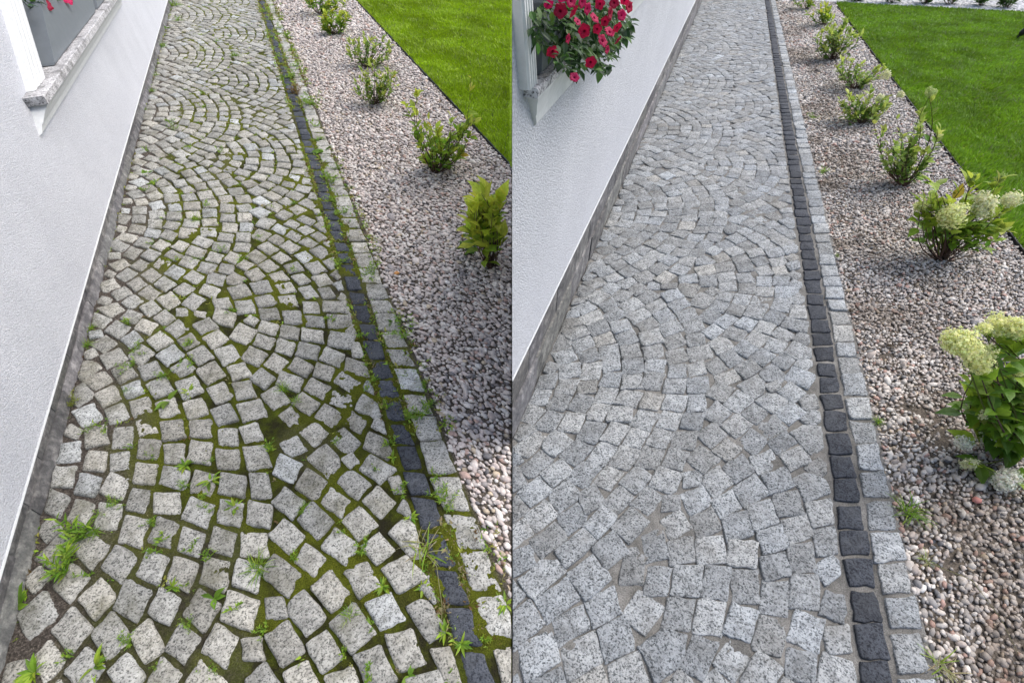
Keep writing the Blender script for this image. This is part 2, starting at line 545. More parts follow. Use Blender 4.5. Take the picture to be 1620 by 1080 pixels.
def sand_z(P, Q):
    n = noise2(P / .05, Q / .05, 13) * .6 + noise2(P / .02, Q / .02, 14) * .4
    big = noise2(P / .2, Q / .2, 19)
    z = np.minimum(-.0135 + .012 * n + .009 * (big - .45), -.0028)
    z = np.where(P > 1.22, np.minimum(z, -.009), z)
    return z + .0006 * RNG.standard_normal(P.shape)

def qsteps(q0, q1, base, k):
    q = [q0]
    while q[-1] < q1: q.append(q[-1] + base * max(1, (q[-1] / 2.6)) ** k)
    return np.array(q)

PATHS = {}
def build_path(side):
    rnd = random.Random(3 if side == 'L' else 4)
    qend = 11.4 if side == 'L' else QMAX - .2
    if side == 'L':
        root = sheet('path', side, np.arange(-.02, 1.436, .0075), qsteps(1.0, qend, .0075, 1.0), moss_z, 'moss', None, moss_t)
        tag(root, 'cobbled path with green moss and weeds in its joints, beside the white wall', None, None, 'structure')
    else:
        root = sheet('path', side, np.arange(-.02, 1.475, .009), qsteps(.75, qend, .009, 1.0), sand_z, 'joint_sand')
        tag(root, 'clean cobbled path with sanded joints and no weeds', None, None, 'structure')
    gm = 'granite_mossy' if side == 'L' else 'granite_clean'
    tl, zv, rd, e1 = (.028, .0016, .007, .0035) if side == 'L' else (.028, .0015, .0034, .0015)
    items = []
    for poly in stone_polys(*((side, .0095, 1.06) if side == 'L' else (side, -.002, 1.5))):
        items.append(('cobble', poly, gm))
    for poly in strip_polys(*P_DARK[side], .082, .112, .004, 31): items.append(('dark_cobble', poly, 'basalt'))
    for poly in strip_polys(*P_EDGE[side], .09, .125, .004, 32): items.append(('edge_cobble', poly, gm))
    built = {}
    for kind, poly, mt in items:
        q = sum(v[1] for v in poly) / len(poly); p = sum(v[0] for v in poly) / len(poly)
        if q > qend or (side == 'L' and kind == 'cobble' and math.hypot(p - HOLE[0], q - HOLE[1]) < .052): continue
        r = stone_mesh(side, poly, rnd, tl, zv, rd, e1, .03 if q < 5 else .05, .0035 if side == 'L' else .0048, .0 if kind == 'cobble' else -.001)
        if r is None: continue
        V, F, c = r
        x, y = proj((c[0], c[1], 0))
        if not (-120 < x < 1740 and -90 < y < 1240): continue
        tn = grain(side)
        if kind == 'dark_cobble': tn = tuple(v_ * (.62 if side == 'R' else .78) for v_ in (tn[1] * .94, tn[1], tn[1] * 1.08))
        if kind == 'edge_cobble': tn = tuple(v_ * 1.16 for v_ in tn)
        vis = (0 <= x <= 1620) and (0 <= y <= 1095)
        built.setdefault(kind, []).append((q + (0 if vis else 50), V, F, c, tn, mt))
    for kind, lst in built.items():
        lst.sort(key=lambda s: s[0])
        lim = 300
        far = MB()
        for k, (q, V, F, c, tn, mt) in enumerate(lst):
            if k < lim and q < 50:
                mesh_obj(kind, V, F, mt, root, tn, True, (c[0], c[1], 0))
            else:
                far.add(V, F, tn)
        if far.v:
            o = far.build('far_' + kind + 's', lst[0][5], root)
            o['kind'] = 'stuff'
    PATHS[side] = root
build_path('L'); build_path('R')

# ------------------------------------------------------------------ gravel beds
def base_mesh(kind):
    if kind == 20:
        g = (1 + 5 ** .5) / 2
        v = np.array([(-1, g, 0), (1, g, 0), (-1, -g, 0), (1, -g, 0), (0, -1, g), (0, 1, g), (0, -1, -g), (0, 1, -g), (g, 0, -1), (g, 0, 1), (-g, 0, -1), (-g, 0, 1)], float)
        f = np.array([(0, 11, 5), (0, 5, 1), (0, 1, 7), (0, 7, 10), (0, 10, 11), (1, 5, 9), (5, 11, 4), (11, 10, 2), (10, 7, 6), (7, 1, 8), (3, 9, 4), (3, 4, 2), (3, 2, 6), (3, 6, 8), (3, 8, 9), (4, 9, 5), (2, 4, 11), (6, 2, 10), (8, 6, 7), (9, 8, 1)])
    else:
        v = [(1, 0, 0), (-1, 0, 0), (0, 1, 0), (0, -1, 0), (0, 0, 1), (0, 0, -1)]
        f0 = [(0, 2, 4), (2, 1, 4), (1, 3, 4), (3, 0, 4), (2, 0, 5), (1, 2, 5), (3, 1, 5), (0, 3, 5)]
        f = []; mid = {}
        def md(a, b):
            k = (min(a, b), max(a, b))
            if k not in mid: mid[k] = len(v); v.append(tuple((np.array(v[a]) + np.array(v[b])) / 2))
            return mid[k]
        for a, b_, c in f0:
            ab, bc, ca = md(a, b_), md(b_, c), md(c, a)
            f += [(a, ab, ca), (ab, b_, bc), (ca, bc, c), (ab, bc, ca)]
        v = np.array(v, float); f = np.array(f)
    return v / np.linalg.norm(v, axis=1)[:, None], f
PAL = {'L': (np.array([(.62, .55, .50), (.64, .59, .54), (.54, .46, .42), (.44, .39, .36), (.31, .28, .27), (.17, .16, .16), (.44, .31, .26), (.50, .41, .30), (.70, .66, .62)]), np.array([.25, .15, .21, .15, .07, .03, .06, .03, .05])),
       'R': (np.array([(.52, .475, .42), (.58, .545, .49), (.44, .38, .33), (.35, .325, .295), (.25, .24, .23), (.15, .15, .15), (.40, .26, .21), (.44, .36, .26), (.68, .65, .59)]), np.array([.23, .14, .20, .17, .09, .05, .06, .03, .03]))}
def pebbles(name, side, p0, p1, q0, q1, space, size, kind, parent=None):
    nx, ny = int((p1 - p0) / space), int((q1 - q0) / space)
    P, Q = np.meshgrid(p0 + (np.arange(nx) + .5) * space, q0 + (np.arange(ny) + .5) * space)
    P = (P + RNG.uniform(-.55, .55, P.shape) * space).ravel(); Q = (Q + RNG.uniform(-.55, .55, Q.shape) * space).ravel()
    X, Y = LW(side, P, Q)
    vw = HH * FP / (Y + CAM_H * math.tan(TH)); xs = 810 + X * vw / HH; ys = YH + vw
    ok = (X < -.004 if side == 'L' else X > .004) & (xs > -150) & (xs < 1770) & (ys < 1220) & (ys > -70) & (P > p0 + .006)
    bare = noise2(P / .16, Q / .16, 41)
    if side == 'R':
        ok &= ~((bare > .80) & (P < 1.75) & (RNG.random(P.shape) < .5))
    P, Q, X, Y, ys = P[ok], Q[ok], X[ok], Y[ok], ys[ok]
    n = len(P)
    v, f = base_mesh(kind)
    s = size * (.9 if side == 'R' and kind == 32 else 1) * np.exp(RNG.normal(0, .3, n))
    axes = np.stack([s * RNG.uniform(.95, 1.45, n), s * RNG.uniform(.7, 1.0, n), s * RNG.uniform(.42, .72, n)], 1)
    yaw = RNG.uniform(0, 6.283, n); tl = RNG.normal(0, .35, n)
    vv = np.repeat(v[None], n, 0) * (1 + RNG.normal(0, .10, (n, len(v), 1)))
    vv = vv * axes[:, None, :]
    ct, st_ = np.cos(tl)[:, None], np.sin(tl)[:, None]
    x, z = vv[..., 0] * ct - vv[..., 2] * st_, vv[..., 0] * st_ + vv[..., 2] * ct
    cy, sy = np.cos(yaw)[:, None], np.sin(yaw)[:, None]
    lx = x * cy - vv[..., 1] * sy; ly = x * sy + vv[..., 1] * cy
    WX, WY = LW(side, P[:, None] + lx, Q[:, None] + ly)
    zc = -.014 + RNG.uniform(-.006, .007, n) + .012 * (noise2(P / .3, Q / .3, 8) - .5)
    W = np.stack([clampx(side, WX), WY, z + zc[:, None]], -1).reshape(-1, 3)
    pal, pr = PAL[side]
    ci = RNG.choice(len(pal), n, p=pr / pr.sum())
    col = pal[ci] * RNG.uniform(.8, 1.15, (n, 1))
    if side == 'R':
        dirt = np.clip((noise2(P / .22, Q / .22, 44) * .7 + noise2(P / .07, Q / .07, 45) * .3 - .42) * 3.0, 0, 1) * np.clip((2.25 - P) / .6, 0, 1)
        col = col * (1 - dirt[:, None] * .62) + np.array([[.13, .095, .06]]) * dirt[:, None] * .62
    else:
        col = col * np.array([[.985, 1.0, .985]])
    faces = (f[None] + (np.arange(n) * len(v))[:, None, None]).reshape(-1, 3)
    o = bulk_obj(name, W, faces, 'pebble', parent, np.repeat(col, len(v), 0))
    return o
flat = lambda z: (lambda P, Q: np.full(P.shape, z))
for side in 'LR':
    qn = 1.6 if side == 'L' else .9
    qe = 10.9 if side == 'L' else 12.6
    bed = sheet('gravel_bed', side, np.linspace(1.424 if side == 'L' else 1.466, P_LAWN, 40), np.linspace(qn, qe, 150), lambda P, Q: -.022 + .012 * noise2(P / .3, Q / .3, 8), 'soil')
    tag(bed, 'gravel bed between the mossy path and the lawn' if side == 'L' else 'gravel bed between the clean path and the lawn', None, None, 'structure')
    a = pebbles('gravel', side, 1.418 if side == 'L' else 1.458, P_LAWN - .012, qn, 4.6, .0142 if side == 'L' else .0136, .0088, 32)
    tag(a, 'near pinkish grey pebbles beside the ' + ('mossy' if side == 'L' else 'clean') + ' path', 'gravel', None, 'stuff')
    a = pebbles('gravel', side, 1.418 if side == 'L' else 1.458, P_LAWN - .012, 4.6, 7.4, .0168, .0102, 20)
    tag(a, 'middle stretch of pinkish grey pebbles by the ' + ('mossy' if side == 'L' else 'clean') + ' path', 'gravel', None, 'stuff')
    a = pebbles('gravel', side, 1.418 if side == 'L' else 1.458, P_LAWN - .012, 7.4, qe, .024, .0150, 20)
    tag(a, 'far pinkish grey pebbles beside the ' + ('mossy' if side == 'L' else 'clean') + ' path', 'gravel', None, 'stuff')

# ------------------------------------------------------------------ lawns, their edging and the grass
def lawn_far(side, P):
    """far end of the lawn"""
    return 11.2 if side == 'L' else 12.35 - .32 * (P - P_LAWN)
def blades(side, dens_fun, q0, q1, p1, label):
    n0 = int((p1 - P_LAWN) * (q1 - q0) * 9000)
    P = RNG.uniform(P_LAWN - .004, p1, n0); Q = RNG.uniform(q0, q1, n0)
    X, Y = LW(side, P, Q)
    vw = HH * FP / (Y + CAM_H * math.tan(TH)); xs = 810 + X * vw / HH; ys = YH + vw
    ok = inside(side, X + (.02 if side == 'L' else -.02)) & (xs < 1760) & (ys > -60) & (Q < lawn_far(side, P))
    ok &= RNG.random(n0) < dens_fun(Q)
    P, Q, X, Y = P[ok], Q[ok], X[ok], Y[ok]
    n = len(P)
    clump = noise2(P / .35, Q / .35, 51); fine = noise2(P / .09, Q / .09, 52)
    hgt = (.026 + .018 * fine) * RNG.uniform(.65, 1.3, n)
    wid = (.0026 + .0005 * np.clip(Q - 4, 0, 8)) * RNG.uniform(.8, 1.3, n)
    az = RNG.uniform(0, 6.283, n); la = noise2(P / .18, Q / .18, 53) * 9
    lean = RNG.uniform(.2, .9, n) * hgt
    dx, dy = np.cos(la + RNG.normal(0, .9, n)) * lean, np.sin(la + RNG.normal(0, .9, n)) * lean
    sx, sy = np.cos(az) * wid, np.sin(az) * wid
    z0 = np.full(n, -.012)
    V = np.stack([np.stack([X - sx, Y - sy, z0], 1), np.stack([X + sx, Y + sy, z0], 1),
                  np.stack([X + dx * .4 + sx * .8, Y + dy * .4 + sy * .8, z0 + hgt * .62], 1), np.stack([X + dx * .4 - sx * .8, Y + dy * .4 - sy * .8, z0 + hgt * .62], 1),
                  np.stack([X + dx, Y + dy, z0 + hgt], 1)], 1)
    V[..., 0] = clampx(side, V[..., 0])
    b_ = (np.arange(n) * 5)[:, None]
    F = np.concatenate([b_ + np.array([[0, 1, 2]]), b_ + np.array([[0, 2, 3]]), b_ + np.array([[3, 2, 4]])])
    base = np.array([.31, .46, .014]) if side == 'L' else np.array([.20, .35, .024])
    k = (.72 + .5 * clump) * RNG.uniform(.75, 1.25, n)
    col = base[None] * k[:, None]
    dry = RNG.random(n) < .05 + .16 * np.clip(clump - .7, 0, 1)
    col[dry] = np.array([.24, .27, .10]) * RNG.uniform(.7, 1.1, (dry.sum(), 1))
    o = bulk_obj('grass', V.reshape(-1, 3), F, 'grass', None, np.repeat(col, 5, 0), False)
    tag(o, label, 'grass', None, 'stuff')
for side in 'LR':
    pm = 5.6 if side == 'L' else 6.4
    q0 = 4.0 if side == 'L' else 2.6
    qe = 11.2 if side == 'L' else 12.35
    lw = sheet('lawn', side, np.linspace(P_LAWN, pm + 1.5, 50), np.linspace(q0, qe, 70), lambda P, Q: -.012 + 0 * P, 'lawn_soil')
    tag(lw, 'bright green lawn behind the gravel', None, None, 'structure')
    dens = (lambda Q: np.clip(1.1 - .085 * (Q - 4), .42, 1)) if side == 'L' else (lambda Q: np.clip(1.0 - .095 * (Q - 4), .34, 1))
    blades(side, dens, q0, qe, pm, 'short mown grass of the left lawn' if side == 'L' else 'short mown grass of the right lawn')
    # thin plastic edging between gravel and lawn
    qs = np.linspace(q0 - .6, qe, 60)
    V = []; F = []
    for i, q in enumerate(qs):
        wob = .012 * (noise2(q / .8, 3.3, 61) - .5)
        for pp, z in ((P_LAWN - .009 + wob, -.06), (P_LAWN - .009 + wob, -.001), (P_LAWN + .001 + wob, -.001), (P_LAWN + .001 + wob, -.06)):
            X, Y = LW(side, pp, q); V.append((float(clampx(side, X)), float(Y), z))
    for i in range(len(qs) - 1):
        for k in range(3):
            F.append((4 * i + k, 4 * i + k + 1, 4 * i + 5 + k, 4 * i + 4 + k))
    keep = [f_ for f_ in F if any(inside(side, V[i][0] + (.001 if side == 'L' else -.001)) for i in f_)]
    o = mesh_obj('lawn_edging', V, keep, 'black_plastic', None, (1, 1, 1), False)
    tag(o, 'thin black plastic edging along the ' + ('left' if side == 'L' else 'right') + ' lawn', 'edging')
# far bed beyond the right lawn
fp_ = np.linspace(P_LAWN - 1.1, 8.2, 60)
V = []; F = []
for i, p in enumerate(fp_):
    for dq in (.06, .9, 2.6):
        X, Y = LW('R', p, 12.35 - .32 * (p - P_LAWN) + dq); V.append((float(X), float(Y), -.016))
for i in range(len(fp_) - 1):
    for k in range(2): F.append((3 * i + k, 3 * i + k + 1, 3 * i + 4 + k, 3 * i + 3 + k))
o = mesh_obj('gravel_bed', V, F, 'pebble', None, (.62, .60, .58), True)
tag(o, 'pale gravel bed beyond the far end of the right lawn', None, None, 'structure')
def far_pebbles():
    n = 5200
    P = RNG.uniform(P_LAWN - .9, 7.6, n); Q = 12.35 - .32 * (P - P_LAWN) + RNG.uniform(.08, 1.5, n)
    X, Y = LW('R', P, Q)
    v, f = base_mesh(20)
    vv = v[None] * (RNG.uniform(.014, .03, n)[:, None, None]) * np.array([1.2, 1, .7])
    W = vv + np.stack([X, Y, np.full(n, -.008)], 1)[:, None, :]
    col = RNG.choice([.45, .58, .7], n)[:, None] * np.array([[1, .98, .95]])
    o = bulk_obj('gravel', W.reshape(-1, 3), (f[None] + (np.arange(n) * 12)[:, None, None]).reshape(-1, 3), 'pebble', None, np.repeat(col, 12, 0))
    tag(o, 'pale pebbles on the far bed beyond the right lawn', 'gravel', None, 'stuff')
far_pebbles()

# ------------------------------------------------------------------ houses
def bisect_x(o, side):
    """trim an object at the plane where the two gardens meet"""
    import bmesh
    bm = bmesh.new(); bm.from_mesh(o.data)
    loc = o.location
    bmesh.ops.bisect_plane(bm, geom=bm.verts[:] + bm.edges[:] + bm.faces[:], plane_co=(.0005 - loc.x, 0, 0), plane_no=(-1, 0, 0), clear_outer=True)
    bm.to_mesh(o.data); bm.free()
class Wall:
    def __init__(s, side, y0, y1, A):
        s.side = side
        xv, yv = VPX[side]
        s.a = G(xv + A * (y0 - yv), y0); b_ = G(xv + A * (y1 - yv), y1)
        s.d = nrm(b_ - s.a); s.n = np.array([s.d[1], -s.d[0], 0])
    def hit(s, x, y, n0=0.0):
        r = ray(x, y); t_ = ((s.a + s.n * n0 - CAMP) @ s.n) / (r @ s.n)
        q = CAMP + r * t_
        return (q - s.a) @ s.d, q[2]
    def pt(s, u, z, n0=0.0):
        return s.a + s.d * u + s.n * n0 + np.array([0, 0, z])
def prism(mb, A_, B_, tint=(1, 1, 1), caps=True):
    """skin between two outlines with the same number of corners"""
    n = len(A_)
    F = [(k, (k + 1) % n, n + (k + 1) % n, n + k) for k in range(n)]
    if caps: F += [tuple(range(n - 1, -1, -1)), tuple(range(n, 2 * n))]
    mb.add(list(A_) + list(B_), F, tint)
def tiles(W, parent, z0, z1, u0, u1, lens, n_in, proud, seed, side):
    rnd = random.Random(seed)
    u = u0
    while u < u1:
        L_ = rnd.uniform(*lens)
        ns = n_in + rnd.uniform(.0, proud)
        a, b_ = u + .0015, min(u + L_ - .0015, u1 + .2)
        zt = z1 - rnd.uniform(0, .002); zb = z0 + rnd.uniform(0, .002)
        m_ = 3
        V = []; F = []
        # uneven split face: small grid
        nu, nz = 5, 3
        for i in range(nu):
            for k in range(nz):
                e = 0 if (i in (0, nu - 1) or k in (0, nz - 1)) else rnd.uniform(.001, .006)
                V.append(W.pt(a + (b_ - a) * i / (nu - 1), zb + (zt - zb) * k / (nz - 1), ns + e - (.003 if i in (0, nu - 1) or k in (0, nz - 1) else 0)))
        for i in range(nu - 1):
            for k in range(nz - 1):
                F.append((i * nz + k, (i + 1) * nz + k, (i + 1) * nz + k + 1, i * nz + k + 1))
        o0 = len(V)
        ring = [i * nz for i in range(nu)] + [(nu - 1) * nz + k for k in range(1, nz)] + [i * nz + nz - 1 for i in range(nu - 2, -1, -1)] + [k for k in range(nz - 2, 0, -1)]
        for r_ in ring:
            V.append(V[r_] - W.n * .025)
        for k in range(len(ring)):
            l = (k + 1) % len(ring)
            F.append((ring[l], ring[k], o0 + k, o0 + l))
        k = rnd.uniform(.75, 1.25)
        o = mesh_obj('tile', V, F, 'slate', parent, (k, k * rnd.uniform(.97, 1.01), k * rnd.uniform(.92, 1.02)), False, W.pt(u, 0, 0))
        if side == 'R' and u < .3: bisect_x(o, 'R')
        u += L_

def build_house(side):
    if side == 'L':
        W = Wall('L', 1000, 50, -.258)
        u0, u1, top = -1.9, 13.0, 2.7
        zp = .098
    else:
        W = Wall('R', 680, 50, -.436)
        u0, u1, top = -.06, 13.0, 1.60
        zp = .372
    root = empty('house', W.pt(0.1, 0, 0))
    if side == 'L':
        tag(root, 'white plastered house wall with grey planters on its window sill, along the mossy path', 'house')
    else:
        tag(root, 'white plastered house wall with red petunias at its window, along the clean path', 'house')
    LOC = root.location
    def own(o):
        o.parent = root; o.matrix_parent_inverse.identity()
        o.location = Vector(o.location) - Vector(LOC)
        return o
    PW = .012                                   # plaster stands this far in front of the plinth
    # window rectangle on the wall, its near side measured at sill and at head height
    if side == 'L':
        nS = .10                                # sill overhang
        us, zs_b = W.hit(37.5, 161, PW); _, zs_t = W.hit(33, 139, PW)
        uj0, zj0 = W.hit(36, 138, PW); uj1, zj1 = W.hit(1, 22, PW)
        um, zm = W.hit(62, 215, PW)
        uin0, zin0 = W.hit(64, 119, .03); uin1, zin1 = W.hit(33, 0, .03)
        ue = us + 3.4
        zs_b, zs_t = .705, .745
    else:
        nS = .044
        us, zs_b = .004, 1.2005
        zs_t = 1.2215
        uj0, zj0 = W.hit(822, 130, PW); uj1, zj1 = W.hit(811, 10, PW)
        um, zm = W.hit(845, 198, PW)
        uin0, zin0 = W.hit(849, 119, .03); uin1, zin1 = W.hit(828, 0, .03)
        ue = 3.4
    lean = (uj1 - uj0) / (zj1 - zj0)
    lean_in = (uin1 - uin0) / (zin1 - zin0)
    # plaster, with the window opening left out
    mb = MB()
    def quad(*pts): mb.add(pts, [(0, 1, 2, 3)])
    zt = zs_t
    wj = (uin0 - uj0)
    ui = lambda z: uin0 + lean_in * (z - zt)
    zz = [zp, (zp + zs_b) / 2, zs_b]
    cuts = [u0] + list(np.linspace(max(us, u0 + .01), ue, 9)) + [u1]
    for a, b_ in zip(cuts[:-1], cuts[1:]):
        for c_, d_ in zip(zz[:-1], zz[1:]):
            quad(W.pt(a, c_, PW), W.pt(b_, c_, PW), W.pt(b_, d_, PW), W.pt(a, d_, PW))
    quad(W.pt(u0, zs_b, PW), W.pt(max(u0 + .0001, ui(zs_b)), zs_b, PW), W.pt(max(u0 + .0002, ui(top)), top, PW), W.pt(u0, top, PW))
    quad(W.pt(ue, zs_b, PW), W.pt(u1, zs_b, PW), W.pt(u1, top, PW), W.pt(ue, top, PW))
    dr = .16
    quad(W.pt(ui(zs_b), zs_b, PW), W.pt(ui(zs_b), zs_b, -dr), W.pt(ui(top), top, -dr), W.pt(ui(top), top, PW))
    quad(W.pt(ue, zs_b, -dr), W.pt(ue, zs_b, PW), W.pt(ue, top, PW), W.pt(ue, top, -dr))
    quad(W.pt(ui(zs_b), zs_b, PW), W.pt(ue, zs_b, PW), W.pt(ue, zs_b, -dr), W.pt(ui(zs_b), zs_b, -dr))
    # underside lip over the plinth, bright edge bead and the rest of the house body
    quad(W.pt(u0, zp, -.05), W.pt(u1, zp, -.05), W.pt(u1, zp, PW), W.pt(u0, zp, PW))
    if side == 'L':
        B1, B2 = W.pt(u0, 0, -4.0), W.pt(u1, 0, -4.0)
    else:
        B1, B2 = W.pt(u0, 0, -.34), W.pt(u1, 0, -.34)
    up_ = np.array([0, 0, top]); dn = np.array([0, 0, -.1])
    if side == 'L': quad(W.pt(u0, -.1, PW - .02), B1 + dn, B1 + up_, W.pt(u0, top, PW - .002))
    else:
        # end face of the wall, square to the garden boundary
        e = lambda n_: W.a[1] + (n_ * -W.n[0] / W.d[0] + (.002 - W.a[0]) / W.d[0]) * W.d[1] + n_ * W.n[1]
        ya, yb = e(PW - .002), e(-.34)
        mb.add([(.0015, ya, -.1), (.0015, yb, -.1), (.0015, yb, top), (.0015, ya, top)], [(0, 1, 2, 3)])
    quad(B1 + dn, B2 + dn, B2 + up_, B1 + up_)
    quad(B2 + dn, W.pt(u1, -.1, PW - .002), W.pt(u1, top, PW - .002), B2 + up_)
    mb.add([W.pt(u0, top, PW), W.pt(u1, top, PW), B2 + up_, B1 + up_], [(0, 1, 2, 3)])
    o = mb.build('wall', 'plaster', None, False)
    if side == 'R': bisect_x(o, 'R')
    own(o)
    # bright bead at the foot of the plaster
    mb = MB()
    prism(mb, [W.pt(u0, zp - .003, PW - .004), W.pt(u0, zp - .003, PW + .003), W.pt(u0, zp + .003, PW + .002), W.pt(u0, zp + .003, PW - .004)],
          [W.pt(u1, zp - .003, PW - .004), W.pt(u1, zp - .003, PW + .003), W.pt(u1, zp + .003, PW + .002), W.pt(u1, zp + .003, PW - .004)])
    o = mb.build('edge_bead', 'white_trim', None, False)
    if side == 'R': bisect_x(o, 'R')
    own(o)
    # plinth of slate tiles in two courses
    mb = MB()
    prism(mb, [W.pt(u0, -.1, -.10), W.pt(u0, -.1, -.02), W.pt(u0, zp, -.02), W.pt(u0, zp, -.10)],
          [W.pt(u1, -.1, -.10), W.pt(u1, -.1, -.02), W.pt(u1, zp, -.02), W.pt(u1, zp, -.10)])
    pl = mb.build('plinth', 'slate', None, False)
    if side == 'R': bisect_x(pl, 'R')
    own(pl)
    zsplit = zp * .40
    before = set(bpy.data.objects)
    tiles(W, None, zsplit, zp - .001, u0, u1, (.17, .36), -.007, .006, 71, side)
    tiles(W, None, -.07, zsplit, u0 + .1 if side == 'L' else u0, u1, (.3, .62), .002, .006, 72, side)
    for o in set(bpy.data.objects) - before:
        o.parent = pl
    # sill slab with a shallow step, in two stones
    def slab(ua, ub, name):
        mb = MB()
        prof = [(-dr + .01, zs_t - .004), (-dr + .01, zs_b + .001), (nS - .003, zs_b + .001), (nS, zs_b + .004), (nS, zs_t - .004), (nS - .004, zs_t)]
        prism(mb, [W.pt(ua, z, n_) for n_, z in prof], [W.pt(ub, z, n_) for n_, z in prof])
        o = mb.build(name, 'sill_granite', None, False)
        if side == 'R': bisect_x(o, 'R')
        return own(o)
    sj = us + (1.05 if side == 'L' else 1.2)
    slab(us, sj - .002, 'window_sill'); slab(sj + .002, ue, 'window_sill')
    # white moulding tapering back to the wall under the sill
    mb = MB()
    hm = zs_b - zm
    rows = [(k_, PW + .003 + (nS - PW - .006) * m_) for k_, m_ in ((0, .84), (.12, .80), (.3, .60), (.62, .36), (.66, .26), (.93, .16), (1.0, 0))]
    sect = [(n_, zs_b - hm * k) for k, n_ in rows]
    if side == 'L':
        A_ = [W.pt(us + .03 + (um - us - .03) * k, z, n_) for (k, _), (n_, z) in zip(rows, sect)] + [W.pt(um, zm, PW - .003), W.pt(us + .03, zs_b, PW - .003)]
    else:
        A_ = [W.pt(us + .02 + (um - us - .02) * k, z, n_) for (k, _), (n_, z) in zip(rows, sect)] + [W.pt(um, zm, PW - .003), W.pt(us + .02, zs_b, PW - .003)]
    B_ = [W.pt(ue - .03, z, n_) for n_, z in sect] + [W.pt(ue - .03, zm, PW - .003), W.pt(ue - .03, zs_b, PW - .003)]
    prism(mb, A_, B_)
    own(mb.build('sill_moulding', 'white_trim', None, False))
    # fluted window surround standing on the sill
    def surround(uo, wd, ln, flip=False):
        prof = [(0, PW - .003), (0, .046 if side == 'L' else .03)]
        nf = 4
        top_n = .046 if side == 'L' else .03
        for k in range(nf):
            a = .04 + k * .24
            prof += [(a, top_n), (a + .05, top_n + .004), (a + .15, top_n + .004), (a + .18, top_n - .006 - .004 * k), (a + .22, top_n - .006 - .004 * k)]
        prof += [(1, top_n - .02), (1, PW - .02)]
        if flip: prof = [(1 - k, n_) for k, n_ in prof]
        mb = MB()
        lo = [W.pt(uo + wd * k, zs_t + .001, n_) for k, n_ in prof]
        hi = [W.pt(uo + wd * k + ln * (top - zs_t), top, n_) for k, n_ in prof]
        prism(mb, lo, hi)
        o = mb.build('window_surround', 'white_trim', None, False)
        if side == 'R': bisect_x(o, 'R')
        return own(o)
    surround(uj0, max(wj, .03), lean)
    # frame and dark pane at the back of the reveal
    mb = MB()
    for z0_, z1_ in ((zs_t, zs_t + .07), (top - .08, top - .01)):
        mb = MB()
        prism(mb, [W.pt(ui(zs_t), z0_, -dr + .005), W.pt(ui(zs_t), z0_, -dr + .055), W.pt(ui(zs_t), z1_, -dr + .055), W.pt(ui(zs_t), z1_, -dr + .005)],
              [W.pt(ue, z0_, -dr + .005), W.pt(ue, z0_, -dr + .055), W.pt(ue, z1_, -dr + .055), W.pt(ue, z1_, -dr + .005)])
        fr = mb.build('window_frame', 'white_trim', None, False)
        if side == 'R': bisect_x(fr, 'R')
        own(fr)
    mb = MB()
    mb.add([W.pt(ui(zs_t), zs_t, -dr + .02), W.pt(ue, zs_t, -dr + .02), W.pt(ue, top, -dr + .02), W.pt(ui(top), top, -dr + .02)], [(0, 1, 2, 3)])
    o = mb.build('window_pane', 'dark_glass', None, False)
    if side == 'R': bisect_x(o, 'R')
    own(o)
    return W, zs_t, root
WL, ZSL, house_l = build_house('L')
WR, ZSR, house_r = build_house('R')

# ------------------------------------------------------------------ plant parts
def leaf(mb, base, d, side_v, L_, wd, curl, tint, segs=3, shape=None, fold=.25):
    """a pointed leaf: spine with two edges, folded along the midrib and bending down"""
    d = nrm(d); sv = nrm(side_v - d * np.dot(side_v, d)); up = np.cross(sv, d)
    if up[2] < 0: up = -up
    V = [base]; p = np.array(base, float); dd = d.copy()
    shape = shape or {2: [.9, .55], 3: [.75, 1.0, .6], 4: [.65, 1.0, .85, .4]}[segs]
    for k in range(segs):
        p = p + dd * L_ / (segs + 1)
        dd = nrm(dd - np.array([0, 0, 1]) * curl / segs)
        hw = wd / 2 * shape[k]
        V += [p - sv * hw + up * hw * fold, p, p + sv * hw + up * hw * fold]
    V.append(p + dd * L_ / (segs + 1))
    F = [(0, 2, 1), (0, 3, 2)]
    for k in range(segs - 1):
        a = 1 + 3 * k
        F += [(a, a + 1, a + 4, a + 3), (a + 1, a + 2, a + 5, a + 4)]
    a = 1 + 3 * (segs - 1); e = len(V) - 1
    F += [(a, a + 1, e), (a + 1, a + 2, e)]
    mb.add(V, F, tint)
def rdir(rnd, zmin=-1, zmax=1):
    z = rnd.uniform(zmin, zmax); a = rnd.uniform(0, 6.283); r = math.sqrt(max(0, 1 - z * z))
    return np.array([r * math.cos(a), r * math.sin(a), z])
def perp(d, rnd):
    v = np.cross(d, (0, 0, 1)); v = v if np.linalg.norm(v) > .05 else np.array([1., 0, 0])
    return nrm(nrm(v) + .5 * rdir(rnd))
def tube(mb, pts, r0, r1, tint=(1, 1, 1), n=5):
    V = []; F = []
    m_ = len(pts)
    for i, p in enumerate(pts):
        d = nrm(np.asarray(pts[min(i + 1, m_ - 1)]) - np.asarray(pts[max(i - 1, 0)]))
        a = np.cross(d, (0.3, 0.9, .2)); a = nrm(a); b_ = np.cross(d, a)
        r = r0 + (r1 - r0) * i / (m_ - 1)
        for k in range(n):
            t_ = 2 * math.pi * k / n
            V.append(np.asarray(p) + (a * math.cos(t_) + b_ * math.sin(t_)) * r)
    for i in range(m_ - 1):
        for k in range(n):
            l = (k + 1) % n
            F.append((i * n + k, i * n + l, (i + 1) * n + l, (i + 1) * n + k))
    F.append(tuple(range((m_ - 1) * n, m_ * n)))
    mb.add(V, F, tint)
def jit(c, rnd, k=.2):
    s = rnd.uniform(1 - k, 1 + k)
    return tuple(x * s * rnd.uniform(1 - k * .4, 1 + k * .4) for x in c)
